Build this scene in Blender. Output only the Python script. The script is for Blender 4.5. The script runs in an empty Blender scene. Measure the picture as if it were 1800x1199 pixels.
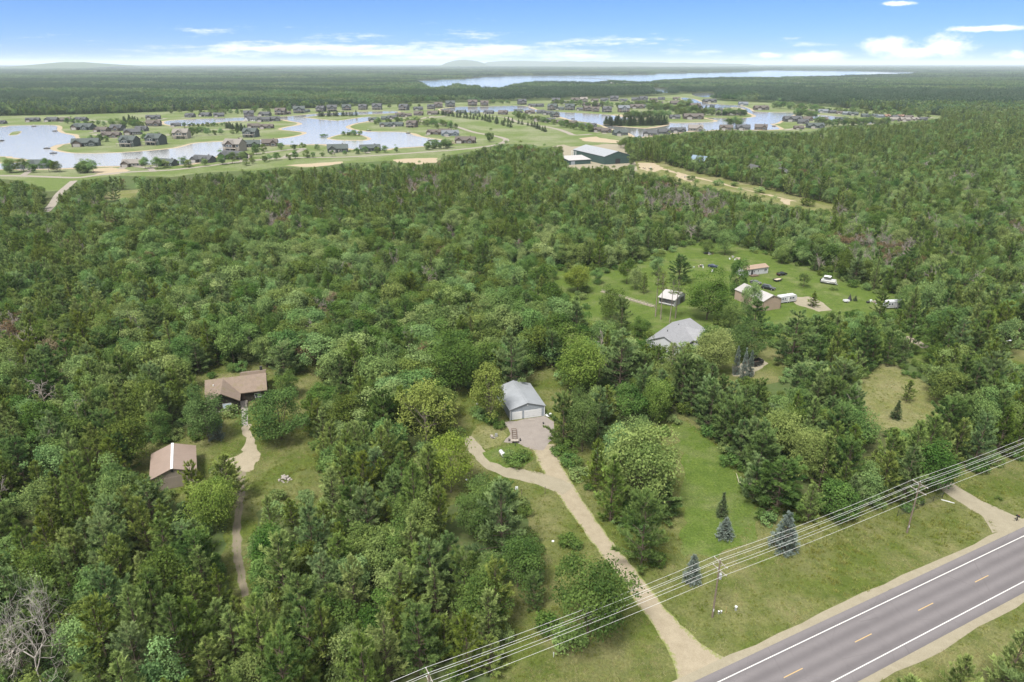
import bpy, bmesh, math, random
import numpy as np
from mathutils import Vector, noise as mnoise
from mathutils.geometry import tessellate_polygon

# ---------------------------------------------------------------- camera
F, CAMH = 1200.0, 84.5                       # focal length in 1800-px units, drone height in metres
PITCH = math.atan((599.5 - 112.0) / F)
SP, CP = math.sin(PITCH), math.cos(PITCH)
scene = bpy.context.scene
col = scene.collection
cam = bpy.data.cameras.new('camera')
cam.lens, cam.sensor_width, cam.clip_start, cam.clip_end = 24.0, 36.0, 1.0, 300000.0
cam_o = bpy.data.objects.new('camera', cam)
cam_o.location = (0, 0, CAMH)
cam_o.rotation_euler = (math.pi / 2 - PITCH, 0, 0)
col.objects.link(cam_o)
scene.camera = cam_o

# ---------------------------------------------------------------- light and exposure
SUN_EL, SUN_AZ = math.radians(60), math.radians(213)      # azimuth clockwise from +Y: high, behind and left of the camera
sd = bpy.data.lights.new('sun', 'SUN')
sd.energy, sd.angle, sd.color = 3.5, math.radians(16), (1.0, 0.962, 0.90)
so = bpy.data.objects.new('sun', sd)
dirv = Vector((math.sin(SUN_AZ) * math.cos(SUN_EL), math.cos(SUN_AZ) * math.cos(SUN_EL), math.sin(SUN_EL)))
so.rotation_euler = dirv.to_track_quat('Z', 'Y').to_euler()
so.location = dirv * 300
col.objects.link(so)
vs = scene.view_settings
vs.view_transform, vs.look, vs.exposure, vs.gamma = 'Standard', 'None', 1.27, 1.0
vs.use_curve_mapping = False
cy = scene.cycles
cy.max_bounces, cy.diffuse_bounces, cy.glossy_bounces, cy.transmission_bounces = 4, 2, 2, 2
cy.volume_bounces, cy.transparent_max_bounces = 0, 4
cy.use_denoising = True
cy.use_light_tree = False
cy.denoiser = 'OPENIMAGEDENOISE'
cy.denoising_input_passes = 'RGB_ALBEDO_NORMAL'
cy.denoising_prefilter = 'ACCURATE'
cy.sample_clamp_indirect = 6.0
cy.caustics_reflective = cy.caustics_refractive = False
scene.render.film_transparent = False

# ---------------------------------------------------------------- sky: Nishita with cloud layers, all by direction
world = bpy.data.worlds.new('World')
scene.world = world
world.use_nodes = True
wn, wl = world.node_tree.nodes, world.node_tree.links
wn.clear()
def wnode(t, **kw):
    n = wn.new(t)
    for k, v in kw.items(): setattr(n, k, v)
    return n
def wmath(op, a, b=None, c=None, clamp=False):
    n = wn.new('ShaderNodeMath'); n.operation = op; n.use_clamp = clamp
    for i, v in enumerate((a, b, c)):
        if v is None: continue
        if isinstance(v, (int, float)): n.inputs[i].default_value = v
        else: wl.new(v, n.inputs[i])
    return n.outputs[0]
def wstep(x, lo, hi):
    n = wn.new('ShaderNodeMapRange'); n.interpolation_type = 'SMOOTHSTEP'
    wl.new(x, n.inputs[0]); n.inputs[1].default_value = lo; n.inputs[2].default_value = hi
    return n.outputs[0]
tc = wnode('ShaderNodeTexCoord')
sep = wnode('ShaderNodeSeparateXYZ'); wl.new(tc.outputs['Generated'], sep.inputs[0])
sky = wnode('ShaderNodeTexSky', sky_type='NISHITA', sun_disc=False)
sky.sun_elevation, sky.sun_rotation = SUN_EL, SUN_AZ
sky.altitude, sky.air_density, sky.dust_density, sky.ozone_density = 300, 0.75, 0.25, 2.5
az = wmath('MULTIPLY', wmath('ARCTAN2', sep.outputs[0], sep.outputs[1]), 57.2958)
el = wmath('MULTIPLY', wmath('ARCSINE', sep.outputs[2]), 57.2958)
def ae_noise(ka, ke, ofs, detail=6, rough=0.6):
    cb = wnode('ShaderNodeCombineXYZ')
    wl.new(wmath('MULTIPLY', az, ka), cb.inputs[0]); wl.new(wmath('MULTIPLY', el, ke), cb.inputs[1]); cb.inputs[2].default_value = ofs
    n = wnode('ShaderNodeTexNoise'); n.inputs['Scale'].default_value = 1; n.inputs['Detail'].default_value = detail; n.inputs['Roughness'].default_value = rough
    wl.new(cb.outputs[0], n.inputs['Vector'])
    return n.outputs['Fac']
# thin streaky bank above the horizon, thicker at some bearings, all the way round
n_streak = ae_noise(0.16, 1.5, 3.1)
n_fine = ae_noise(0.9, 3.0, 8.4, 5, 0.65)
bank = wmath('COSINE', wmath('MULTIPLY', wmath('ADD', az, 7.0), 0.0698))       # period 90 degrees
lift = wmath('MULTIPLY_ADD', bank, 0.15, -0.03)
fall = wmath('MULTIPLY', wmath('ABSOLUTE', wmath('SUBTRACT', el, 0.9)), -0.15)
streak = wmath('ADD', wmath('ADD', n_streak, lift), wmath('MULTIPLY_ADD', n_fine, 0.35, fall))
streak = wmath('MULTIPLY', wstep(streak, 0.60, 0.90), 0.85)
# cumulus: round the horizon, (azimuth, elevation, half width, half height) in degrees
CUM = [(26.6, 1.15, 1.5, .62), (28.2, .75, 2.2, .45), (30.2, 1.0, 1.5, .75), (22.4, .42, 2.1, .40), (19.2, .55, 1.0, .22), (36.4, .62, 1.3, .32), (34.2, .50, 1.1, .28), (27.0, 3.75, .8, .14),
       (33.0, 4.25, 2.2, .30), (32.6, 2.1, 2.4, .18), (-50, .9, 2.4, .7), (-66, 1.6, 3, .8), (48, .8, 2.2, .7), (55, 1.9, 3.2, .8), (71, 1.1, 2.6, .8), (-84, 1.0, 3, .9)]
cnoise = ae_noise(0.85, 1.7, 1.7, 7, 0.62)
cpos = wnode('ShaderNodeCombineXYZ'); wl.new(az, cpos.inputs[0]); wl.new(el, cpos.inputs[1])
best = None
for (a, e, ra, re) in CUM:
    mp = wnode('ShaderNodeMapping', vector_type='TEXTURE'); mp.inputs['Location'].default_value = (a, e, 0); mp.inputs['Scale'].default_value = (ra, re, 1)
    wl.new(cpos.outputs[0], mp.inputs[0])
    ln = wnode('ShaderNodeVectorMath', operation='LENGTH'); wl.new(mp.outputs[0], ln.inputs[0])
    best = ln.outputs['Value'] if best is None else wmath('MINIMUM', best, ln.outputs['Value'])
puff = wmath('SUBTRACT', wmath('MULTIPLY_ADD', cnoise, 2.2, -0.20), best)
puff = wmath('MULTIPLY', wstep(puff, -0.45, 0.65), 0.95)
# high thin cloud over the rest of the dome (flat layer seen in perspective)
zz = wmath('ADD', wmath('MAXIMUM', sep.outputs[2], 0.0), 0.06)
lay = wnode('ShaderNodeCombineXYZ'); wl.new(wmath('DIVIDE', sep.outputs[0], zz), lay.inputs[0]); wl.new(wmath('DIVIDE', sep.outputs[1], zz), lay.inputs[1])
ln2 = wnode('ShaderNodeTexNoise'); ln2.inputs['Scale'].default_value = 0.9; ln2.inputs['Detail'].default_value = 7; wl.new(lay.outputs[0], ln2.inputs['Vector'])
high = wmath('MULTIPLY', wmath('MULTIPLY', wmath('MULTIPLY_ADD', wstep(ln2.outputs['Fac'], 0.36, 0.66), 0.10, 0.90), wstep(el, 4.3, 6.0)), 1.0)
cloud = wmath('MAXIMUM', wmath('MAXIMUM', streak, puff), high, clamp=True)
# deepen the blue a little (same tint over the whole dome)
tint = wnode('ShaderNodeMix', data_type='RGBA', blend_type='MULTIPLY'); tint.inputs['Factor'].default_value = 1.0
wl.new(sky.outputs[0], tint.inputs['A']); tint.inputs['B'].default_value = (0.35, 0.57, 1.02, 1)
ccol = wnode('ShaderNodeMix', data_type='RGBA'); ccol.inputs['A'].default_value = (8.6, 8.9, 9.4, 1); ccol.inputs['B'].default_value = (10.0, 9.95, 9.85, 1)
wl.new(cnoise, ccol.inputs['Factor'])
mixc = wnode('ShaderNodeMix', data_type='RGBA'); wl.new(cloud, mixc.inputs['Factor']); wl.new(tint.outputs['Result'], mixc.inputs['A']); wl.new(ccol.outputs['Result'], mixc.inputs['B'])
bg = wnode('ShaderNodeBackground'); bg.inputs['Strength'].default_value = 0.060; wl.new(mixc.outputs['Result'], bg.inputs['Color'])
wo = wnode('ShaderNodeOutputWorld'); wl.new(bg.outputs[0], wo.inputs['Surface'])
world.cycles.sampling_method = 'MANUAL'; world.cycles.sample_map_resolution = 512

# ---------------------------------------------------------------- survey helpers: a point on the ground seen at a photo pixel
def G(px, py, z=0.0):
    u, v = (px - 900.0) / F, (py - 599.5) / F
    t = (CAMH - z) / (SP + v * CP)
    return Vector((t * u, t * (CP - v * SP), z))
def proj(x, y, z):
    dz = z - CAMH
    fw = y * CP - dz * SP; up = y * SP + dz * CP
    return 900 + F * x / fw, 599.5 - F * up / fw
def rise(b, py):                                   # height of something upright at b that reaches image row py
    v = (py - 599.5) / F
    return CAMH - b.y * (SP + v * CP) / (CP - v * SP)
def ppm(b): return F / math.hypot(b.y, CAMH)       # pixels per metre there

# ---------------------------------------------------------------- materials
MATS = {}
def nt(name):
    m = bpy.data.materials.new(name); m.use_nodes = True
    t = m.node_tree; t.nodes.clear()
    out = t.nodes.new('ShaderNodeOutputMaterial')
    MATS[name] = m
    return m, t, out
def rgb(c): return (c[0], c[1], c[2], 1.0)
def N(t, typ, **kw):
    n = t.nodes.new(typ)
    for k, v in kw.items(): setattr(n, k, v)
    return n
def noise_node(t, scale, detail=5, rough=0.6, coord='Object', vec=None, stretch=None):
    if vec is None:
        tcn = N(t, 'ShaderNodeTexCoord'); vec = tcn.outputs[coord]
    if stretch:
        mp = N(t, 'ShaderNodeMapping'); mp.inputs['Scale'].default_value = stretch; t.links.new(vec, mp.inputs[0]); vec = mp.outputs[0]
    n = N(t, 'ShaderNodeTexNoise'); n.inputs['Scale'].default_value = scale; n.inputs['Detail'].default_value = detail; n.inputs['Roughness'].default_value = rough
    t.links.new(vec, n.inputs['Vector'])
    return n
def ramp(t, fac, stops):
    r = N(t, 'ShaderNodeValToRGB'); e = r.color_ramp.elements
    while len(e) > 1: e.remove(e[0])
    e[0].position, e[0].color = stops[0][0], rgb(stops[0][1])
    for p, c in stops[1:]:
        q = e.new(p); q.color = rgb(c)
    t.links.new(fac, r.inputs[0])
    return r.outputs[0]
def mixc_(t, fac, a, b, blend='MIX'):
    m = N(t, 'ShaderNodeMix', data_type='RGBA', blend_type=blend)
    for sock, v in (('Factor', fac), ('A', a), ('B', b)):
        s = [i for i in m.inputs if i.name == sock and (i.type == 'RGBA' or sock == 'Factor')][0]
        if isinstance(v, (int, float)): s.default_value = v
        elif isinstance(v, tuple): s.default_value = rgb(v)
        else: t.links.new(v, s)
    return [o for o in m.outputs if o.type == 'RGBA'][0]
def mth(t, op, a, b=None, c=None, clamp=False):
    n = N(t, 'ShaderNodeMath', operation=op); n.use_clamp = clamp
    for i, v in enumerate((a, b, c)):
        if v is None: continue
        if isinstance(v, (int, float)): n.inputs[i].default_value = v
        else: t.links.new(v, n.inputs[i])
    return n.outputs[0]
def finish(t, out, color, rough=0.8, spec=0.3, metal=0.0, bump=None, bump_strength=0.3, bump_dist=0.05):
    b = N(t, 'ShaderNodeBsdfPrincipled')
    if isinstance(color, tuple): b.inputs['Base Color'].default_value = rgb(color)
    else: t.links.new(color, b.inputs['Base Color'])
    b.inputs['Roughness'].default_value = rough; b.inputs['Specular IOR Level'].default_value = spec; b.inputs['Metallic'].default_value = metal
    if bump is not None:
        bn = N(t, 'ShaderNodeBump'); bn.inputs['Strength'].default_value = bump_strength; bn.inputs['Distance'].default_value = bump_dist
        t.links.new(bump, bn.inputs['Height']); t.links.new(bn.outputs[0], b.inputs['Normal'])
    t.links.new(b.outputs[0], out.inputs['Surface'])
    return b
def plain(name, c, rough=0.7, spec=0.3, metal=0.0, var=0.18, scale=1.5, grime=None):
    """painted or weathered surface: base colour with mottling and streaks"""
    m, t, out = nt(name)
    n1 = noise_node(t, scale, 6, 0.65)
    n2 = noise_node(t, scale * 0.35, 3, 0.5, stretch=(1, 1, 0.25))
    lo = tuple(x * (1 - var) for x in c); hi = tuple(min(1, x * (1 + var * 0.6)) for x in c)
    cc = ramp(t, n1.outputs['Fac'], [(0.32, lo), (0.68, hi)])
    if grime:
        cc = mixc_(t, mth(t, 'MULTIPLY', ramp(t, n2.outputs['Fac'], [(0.45, (0, 0, 0)), (0.72, (1, 1, 1))]), 0.55), cc, grime)
    finish(t, out, cc, rough, spec, metal, n1.outputs['Fac'], 0.15, 0.02)
    return m
def ribbed(name, c, axis=0, pitch=0.3, rough=0.45, metal=0.3, var=0.15, grime=None):
    """standing seam / corrugated sheet: fine ribs as relief"""
    m, t, out = nt(name)
    tcn = N(t, 'ShaderNodeTexCoord'); sp = N(t, 'ShaderNodeSeparateXYZ'); t.links.new(tcn.outputs['Object'], sp.inputs[0])
    w = mth(t, 'PINGPONG', sp.outputs[axis], pitch)
    w = mth(t, 'GREATER_THAN', w, pitch * 0.82)
    n1 = noise_node(t, 0.5, 6, 0.65)
    cc = ramp(t, n1.outputs['Fac'], [(0.3, tuple(x * (1 - var) for x in c)), (0.7, tuple(min(1, x * (1 + var * .5)) for x in c))])
    n2 = noise_node(t, 1.2, 5, 0.7)
    if grime: cc = mixc_(t, mth(t, 'MULTIPLY', ramp(t, n2.outputs['Fac'], [(0.52, (0, 0, 0)), (0.70, (1, 1, 1))]), 0.5), cc, grime)
    finish(t, out, cc, rough, 0.4, metal, w, 0.6, 0.04)
    return m
def shingle(name, c, c2, moss=None):
    m, t, out = nt(name)
    n1 = noise_node(t, 1.1, 7, 0.7)
    n2 = noise_node(t, 14, 3, 0.6)
    cc = ramp(t, n1.outputs['Fac'], [(0.3, c), (0.7, c2)])
    cc = mixc_(t, 0.35, cc, ramp(t, n2.outputs['Fac'], [(0.3, tuple(x * .6 for x in c)), (0.7, tuple(min(1, x * 1.35) for x in c2))]))
    if moss:
        n3 = noise_node(t, 0.45, 5, 0.7)
        cc = mixc_(t, mth(t, 'MULTIPLY', ramp(t, n3.outputs['Fac'], [(0.52, (0, 0, 0)), (0.66, (1, 1, 1))]), 0.7), cc, moss)
    tcn = N(t, 'ShaderNodeTexCoord'); sp = N(t, 'ShaderNodeSeparateXYZ'); t.links.new(tcn.outputs['Object'], sp.inputs[0])
    w = mth(t, 'FRACT', mth(t, 'MULTIPLY', sp.outputs[2], 9.0))
    finish(t, out, cc, 0.9, 0.15, 0, w, 0.35, 0.03)
    return m
def foliage(name, c1, c2, hue=0.03, val=0.45, trans=0.3, tipc=None):
    """leaves: colour by leaf cluster ('tint' on the mesh) and by tree (random per object)"""
    m, t, out = nt(name)
    at = N(t, 'ShaderNodeAttribute', attribute_name='tint')
    oi = N(t, 'ShaderNodeObjectInfo')
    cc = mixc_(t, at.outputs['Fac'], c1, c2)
    hs = N(t, 'ShaderNodeHueSaturation')
    r2 = mth(t, 'FRACT', mth(t, 'MULTIPLY', oi.outputs['Random'], 17.31))
    t.links.new(mth(t, 'MULTIPLY_ADD', oi.outputs['Random'], hue, 0.5 - hue / 2), hs.inputs['Hue'])
    t.links.new(mth(t, 'MULTIPLY_ADD', r2, val, 1 - val / 2), hs.inputs['Value'])
    t.links.new(mth(t, 'MULTIPLY_ADD', r2, -0.25, 1.1), hs.inputs['Saturation'])
    t.links.new(cc, hs.inputs['Color'])
    d = N(t, 'ShaderNodeBsdfDiffuse'); tr = N(t, 'ShaderNodeBsdfTranslucent'); mx = N(t, 'ShaderNodeMixShader')
    t.links.new(hs.outputs[0], d.inputs[0]); t.links.new(hs.outputs[0], tr.inputs[0]); mx.inputs[0].default_value = trans
    t.links.new(d.outputs[0], mx.inputs[1]); t.links.new(tr.outputs[0], mx.inputs[2]); t.links.new(mx.outputs[0], out.inputs['Surface'])
    return m

# ---------------------------------------------------------------- material palette
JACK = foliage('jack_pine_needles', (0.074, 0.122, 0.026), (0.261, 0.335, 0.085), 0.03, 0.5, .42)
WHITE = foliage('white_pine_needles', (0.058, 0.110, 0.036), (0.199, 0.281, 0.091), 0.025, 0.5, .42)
OAK = foliage('oak_leaves', (0.047, 0.093, 0.025), (0.189, 0.266, 0.074), 0.055, 0.8, .36)
MAPLE = foliage('maple_leaves', (0.085, 0.135, 0.030), (0.240, 0.300, 0.080), 0.03, 0.25, .4)
LIME = foliage('box_elder_leaves', (0.125, 0.170, 0.034), (0.280, 0.330, 0.080), 0.02, 0.20, .4)
SPRUCE = foliage('blue_spruce_needles', (0.110, 0.145, 0.120), (0.260, 0.310, 0.275), 0.02, 0.25, .4)
FIR = foliage('fir_needles', (0.050, 0.085, 0.036), (0.110, 0.160, 0.060), 0.02, 0.25, .4)
DARKOAK = foliage('dark_oak_leaves', (0.042, 0.082, 0.022), (0.125, 0.190, 0.050), 0.02, 0.2, .4)
RUST = foliage('browning_leaves', (0.090, 0.075, 0.040), (0.200, 0.145, 0.080), 0.03, 0.3)
TWIG = plain('dead_twigs', (0.24, 0.21, 0.19), 0.9, 0.1, var=0.3)
BARK = plain('bark', (0.10, 0.078, 0.058), 0.95, 0.1, var=0.4, scale=4)
BARKG = plain('grey_bark', (0.20, 0.17, 0.14), 0.95, 0.1, var=0.35, scale=4)
GRASSB = foliage('grass_blades', (0.150, 0.180, 0.040), (0.300, 0.320, 0.090), 0.04, 0.4, 0.5)
DRYG = foliage('dry_grass_blades', (0.30, 0.27, 0.12), (0.45, 0.41, 0.21), 0.03, 0.3, 0.5)
WHITEP = plain('white_paint', (0.48, 0.49, 0.50), 0.5, 0.4, var=0.08, grime=(0.55, 0.53, 0.5))
BLACKP = plain('black_paint', (0.012, 0.012, 0.013), 0.25, 0.5, var=0.2)
GLASS = plain('window_glass', (0.035, 0.045, 0.055), 0.06, 0.8, var=0.3)
PALEGLASS = plain('bright_window', (0.42, 0.50, 0.58), 0.08, 0.8, var=0.2)
TYRE = plain('rubber', (0.02, 0.02, 0.02), 0.9, 0.1)
STEEL = plain('galvanised_steel', (0.42, 0.43, 0.44), 0.4, 0.5, 0.6, var=0.2)
RUSTY = plain('rusty_steel', (0.11, 0.075, 0.055), 0.85, 0.2, 0.2, var=0.4)
DARKM = plain('dark_metal', (0.03, 0.03, 0.032), 0.5, 0.4, 0.3)
WOODP = plain('weathered_pole_wood', (0.15, 0.12, 0.095), 0.9, 0.1, var=0.3, scale=3)
WOODG = plain('grey_lumber', (0.25, 0.225, 0.195), 0.9, 0.1, var=0.25, scale=3)
PALEWOOD = plain('peeled_logs', (0.36, 0.31, 0.245), 0.9, 0.1, var=0.3, scale=3)
CONC = plain('concrete', (0.20, 0.185, 0.168), 0.9, 0.2, var=0.18)
STONE = plain('field_stone', (0.26, 0.235, 0.215), 0.95, 0.1, var=0.4)
WIRE = plain('aluminium_wire', (0.52, 0.52, 0.51), 0.5, 0.4, 0.1, var=0.1)

# ---------------------------------------------------------------- mesh builder
class M:
    def __init__(s): s.v, s.f = [], []
    def add(s, vs, fs):
        o = len(s.v); s.v += [tuple(p) for p in vs]; s.f += [tuple(i + o for i in f) for f in fs]; return s
    def hexa(s, p): return s.add(p, [(3, 2, 1, 0), (4, 5, 6, 7), (0, 1, 5, 4), (1, 2, 6, 5), (2, 3, 7, 6), (3, 0, 4, 7)])
    def box(s, x0, x1, y0, y1, z0, z1):
        return s.hexa([(x0, y0, z0), (x1, y0, z0), (x1, y1, z0), (x0, y1, z0), (x0, y0, z1), (x1, y0, z1), (x1, y1, z1), (x0, y1, z1)])
    def prism(s, prof, a0, a1, plane='xz'):
        """profile polygon extruded; plane xz: profile (x,z) along y; yz: profile (y,z) along x; xy: up z"""
        n = len(prof)
        def pt(q, a): return (q[0], a, q[1]) if plane == 'xz' else ((a, q[0], q[1]) if plane == 'yz' else (q[0], q[1], a))
        vs_ = [pt(q, a0) for q in prof] + [pt(q, a1) for q in prof]
        fs = [tuple(range(n))[::-1], tuple(range(n, 2 * n))] + [(i, (i + 1) % n, n + (i + 1) % n, n + i) for i in range(n)]
        return s.add(vs_, fs)
    def tube(s, p0, p1, r0, r1=None, n=6):
        p0, p1 = Vector(p0), Vector(p1); r1 = r0 if r1 is None else r1
        d = (p1 - p0); d = d.normalized() if d.length > 1e-6 else Vector((0, 0, 1))
        a = d.orthogonal().normalized(); b = d.cross(a)
        vs_ = []
        for p, r in ((p0, r0), (p1, r1)):
            for i in range(n):
                w = 2 * math.pi * i / n
                vs_.append(p + a * (math.cos(w) * r) + b * (math.sin(w) * r))
        return s.add(vs_, [(i, (i + 1) % n, n + (i + 1) % n, n + i) for i in range(n)] + [tuple(range(n))[::-1], tuple(range(n, 2 * n))])
    def path(s, pts, rad, n=5):
        for i in range(len(pts) - 1):
            s.tube(pts[i], pts[i + 1], rad[i] if isinstance(rad, (list, tuple)) else rad, rad[i + 1] if isinstance(rad, (list, tuple)) else rad, n)
        return s
    def ball(s, c, r, nu=8, nv=5, jit=0.0, rnd=random):
        r = r if isinstance(r, (tuple, list)) else (r, r, r)
        vs_ = [(c[0], c[1], c[2] + r[2])]; fs = []
        for j in range(1, nv):
            ph = math.pi * j / nv
            for i in range(nu):
                th = 2 * math.pi * i / nu; k = 1 + rnd.uniform(-jit, jit)
                vs_.append((c[0] + k * r[0] * math.sin(ph) * math.cos(th), c[1] + k * r[1] * math.sin(ph) * math.sin(th), c[2] + k * r[2] * math.cos(ph)))
        vs_.append((c[0], c[1], c[2] - r[2])); L = len(vs_) - 1
        for i in range(nu): fs.append((0, 1 + i, 1 + (i + 1) % nu))
        for j in range(nv - 2):
            for i in range(nu):
                a = 1 + j * nu + i; b = 1 + j * nu + (i + 1) % nu; fs.append((a, a + nu, b + nu, b))
        for i in range(nu): fs.append((L, 1 + (nv - 2) * nu + (i + 1) % nu, 1 + (nv - 2) * nu + i))
        return s.add(vs_, fs)
    def gable_body(s, x0, x1, y0, y1, h, r, axis='x', z0=0.0, peak=0.5):
        """walls with gable ends; ridge along axis"""
        if axis == 'x':
            m = y0 + (y1 - y0) * peak
            return s.prism([(y0, z0), (y1, z0), (y1, h), (m, r), (y0, h)], x0, x1, 'yz')
        m = x0 + (x1 - x0) * peak
        return s.prism([(x0, z0), (x1, z0), (x1, h), (m, r), (x0, h)], y0, y1, 'xz')
    def gable_roof(s, x0, x1, y0, y1, h, r, axis='x', over=0.45, th=0.16, gable_over=0.4, peak=0.5, lift=0.03):
        """two slabs, each with thickness"""
        if axis == 'x':
            m = y0 + (y1 - y0) * peak; a, b = x0 - gable_over, x1 + gable_over
            for (ye, sg) in ((y0, -1), (y1, 1)):
                sl = (r - h) / abs(m - ye); yo = ye + sg * over; zo = h - sl * over + lift; zr = r + lift
                s.prism([(yo, zo), (m, zr), (m, zr + th), (yo, zo + th)], a, b, 'yz')
        else:
            m = x0 + (x1 - x0) * peak; a, b = y0 - gable_over, y1 + gable_over
            for (xe, sg) in ((x0, -1), (x1, 1)):
                sl = (r - h) / abs(m - xe); xo = xe + sg * over; zo = h - sl * over + lift; zr = r + lift
                s.prism([(xo, zo), (m, zr), (m, zr + th), (xo, zo + th)], a, b, 'xz')
        return s
    def mesh(s, name, mat=None, smooth=False):
        me = bpy.data.meshes.new(name); me.from_pydata(s.v, [], s.f); me.validate()
        bm_ = bmesh.new(); bm_.from_mesh(me); bmesh.ops.recalc_face_normals(bm_, faces=bm_.faces); bm_.to_mesh(me); bm_.free()
        if mat: me.materials.append(mat)
        if smooth: me.polygons.foreach_set('use_smooth', [True] * len(me.polygons))
        return me
    def obj(s, name, mat, parent=None, smooth=False): return link(name, s.mesh(name, mat, smooth), parent)

def link(name, data, parent=None):
    o = bpy.data.objects.new(name, data); col.objects.link(o)
    if parent is not None: o.parent = parent
    return o
def tag(o, label=None, cat=None, group=None, kind=None):
    if label: o['label'] = label
    if cat: o['category'] = cat
    if group: o['group'] = group
    if kind: o['kind'] = kind
    return o
def thing(name, label, cat, loc=(0, 0, 0), rotz=0.0, group=None, scale=None):
    o = link(name, None); o.location = loc; o.rotation_euler = (0, 0, rotz)
    if scale: o.scale = scale if isinstance(scale, tuple) else (scale,) * 3
    return tag(o, label, cat, group)
def set_mat(o, mat):
    o.material_slots[0].link = 'OBJECT'; o.material_slots[0].material = mat
def copy_tree(root, parent=None):
    c = root.copy(); col.objects.link(c)
    if parent is not None: c.parent = parent
    for ch in root.children: copy_tree(ch, c)
    return c
def arr_mesh(name, V, T, tint=None, mats=(), mi=None):
    V = np.ascontiguousarray(V, np.float32); T = np.ascontiguousarray(T, np.int32)
    me = bpy.data.meshes.new(name)
    me.vertices.add(len(V)); me.vertices.foreach_set('co', V.ravel())
    me.loops.add(T.size); me.loops.foreach_set('vertex_index', T.ravel())
    me.polygons.add(len(T)); me.polygons.foreach_set('loop_start', np.arange(0, T.size, T.shape[1], dtype=np.int32))
    if mi is not None: me.polygons.foreach_set('material_index', np.ascontiguousarray(mi, np.int32))
    me.update(calc_edges=True)
    if tint is not None:
        a = me.attributes.new('tint', 'FLOAT', 'POINT'); a.data.foreach_set('value', np.ascontiguousarray(tint, np.float32))
    for m_ in mats: me.materials.append(m_)
    return me
def rot2(p, a): return (p[0] * math.cos(a) - p[1] * math.sin(a), p[0] * math.sin(a) + p[1] * math.cos(a))

# ---------------------------------------------------------------- flat sheets from surveyed outlines
def smooth_poly(pts, k=4, closed=True):
    n = len(pts); out = []
    rng = range(n) if closed else range(n - 1)
    for i in rng:
        p0 = pts[(i - 1) % n] if closed or i > 0 else pts[i]; p1 = pts[i]; p2 = pts[(i + 1) % n]
        p3 = pts[(i + 2) % n] if closed or i + 2 < n else p2
        for j in range(k):
            t = j / k; a = []
            for d in (0, 1):
                a.append(0.5 * (2 * p1[d] + (p2[d] - p0[d]) * t + (2 * p0[d] - 5 * p1[d] + 4 * p2[d] - p3[d]) * t * t + (3 * p1[d] - p0[d] - 3 * p2[d] + p3[d]) * t ** 3))
            out.append(tuple(a))
    if not closed: out.append(pts[-1])
    return out
def ragged(pts, step, amp, seed=0):
    """densify a ground outline and roughen it"""
    out = []; n = len(pts)
    for i in range(n):
        a, b = Vector(pts[i]).to_2d(), Vector(pts[(i + 1) % n]).to_2d()
        k = max(1, min(400, int((b - a).length / step)))
        for j in range(k):
            p = a.lerp(b, j / k)
            q = Vector((p.x * 0.35 / max(step, .3), p.y * 0.35 / max(step, .3), seed * 7.3)); 
            out.append((p.x + amp * mnoise.noise(q), p.y + amp * mnoise.noise(q + Vector((31, 17, 5)))))
    return out
def sheet(name, pts, z, mat, kind='structure', label=None, parent=None):
    vs_ = [Vector((p[0], p[1], z)) for p in pts]
    tris = tessellate_polygon([vs_])
    me = bpy.data.meshes.new(name); me.from_pydata([tuple(v) for v in vs_], [], [tuple(t) for t in tris]); me.update()
    bm_ = bmesh.new(); bm_.from_mesh(me)
    for f_ in bm_.faces:
        f_.normal_update()
        if f_.normal.z < 0: f_.normal_flip()
    bm_.to_mesh(me); bm_.free()
    me.materials.append(mat)
    o = link(name, me, parent)
    if kind: o['kind'] = kind
    if label: o['label'] = label
    return o
def gpoly(px_pts): return [G(*p).to_2d() for p in px_pts]
def strip(name, pts, widths, z, mat, kind='structure', label=None, parent=None, amp=0.0, step=2.0, seed=0):
    """ribbon along ground points; the mesh carries the across coordinate in 'across' (-1..1)"""
    P = [Vector(p).to_2d() for p in pts]
    W = widths if isinstance(widths, (list, tuple)) else [widths] * len(P)
    Q, WW = [], []
    sp_ = smooth_poly([tuple(p) for p in P], 6, False); n = len(P)
    for i, p in enumerate(sp_):
        t = i / (len(sp_) - 1) * (n - 1); k = min(int(t), n - 2); Q.append(Vector(p)); WW.append(W[k] + (W[k + 1] - W[k]) * (t - k))
    V, Fc, ac = [], [], []
    for i, p in enumerate(Q):
        d = (Q[min(i + 1, len(Q) - 1)] - Q[max(i - 1, 0)]).normalized(); nn = Vector((-d.y, d.x))
        for s_ in (-1, -0.5, 0, 0.5, 1):
            w = WW[i] / 2 * s_ + (amp * mnoise.noise(Vector((p.x * .5, p.y * .5, seed + s_))) if abs(s_) == 1 else 0)
            V.append((p.x + nn.x * w, p.y + nn.y * w, z)); ac.append(s_)
        if i:
            b = (i - 1) * 5
            for j in range(4): Fc.append((b + j + 1, b + j, b + 5 + j, b + 6 + j))
    me = bpy.data.meshes.new(name); me.from_pydata(V, [], Fc); me.update()
    a = me.attributes.new('across', 'FLOAT', 'POINT'); a.data.foreach_set('value', ac)
    me.materials.append(mat)
    o = link(name, me, parent)
    if kind: o['kind'] = kind
    if label: o['label'] = label
    return o
def inpoly(poly, X, Y):
    """vectorised point in polygon"""
    X = np.asarray(X); Y = np.asarray(Y); r = np.zeros(X.shape, bool); n = len(poly)
    for i in range(n):
        x0, y0 = poly[i]; x1, y1 = poly[(i + 1) % n]
        if y0 == y1: continue
        c = ((y0 > Y) != (y1 > Y)) & (X < (x1 - x0) * (Y - y0) / (y1 - y0) + x0)
        r ^= c
    return r

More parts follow.
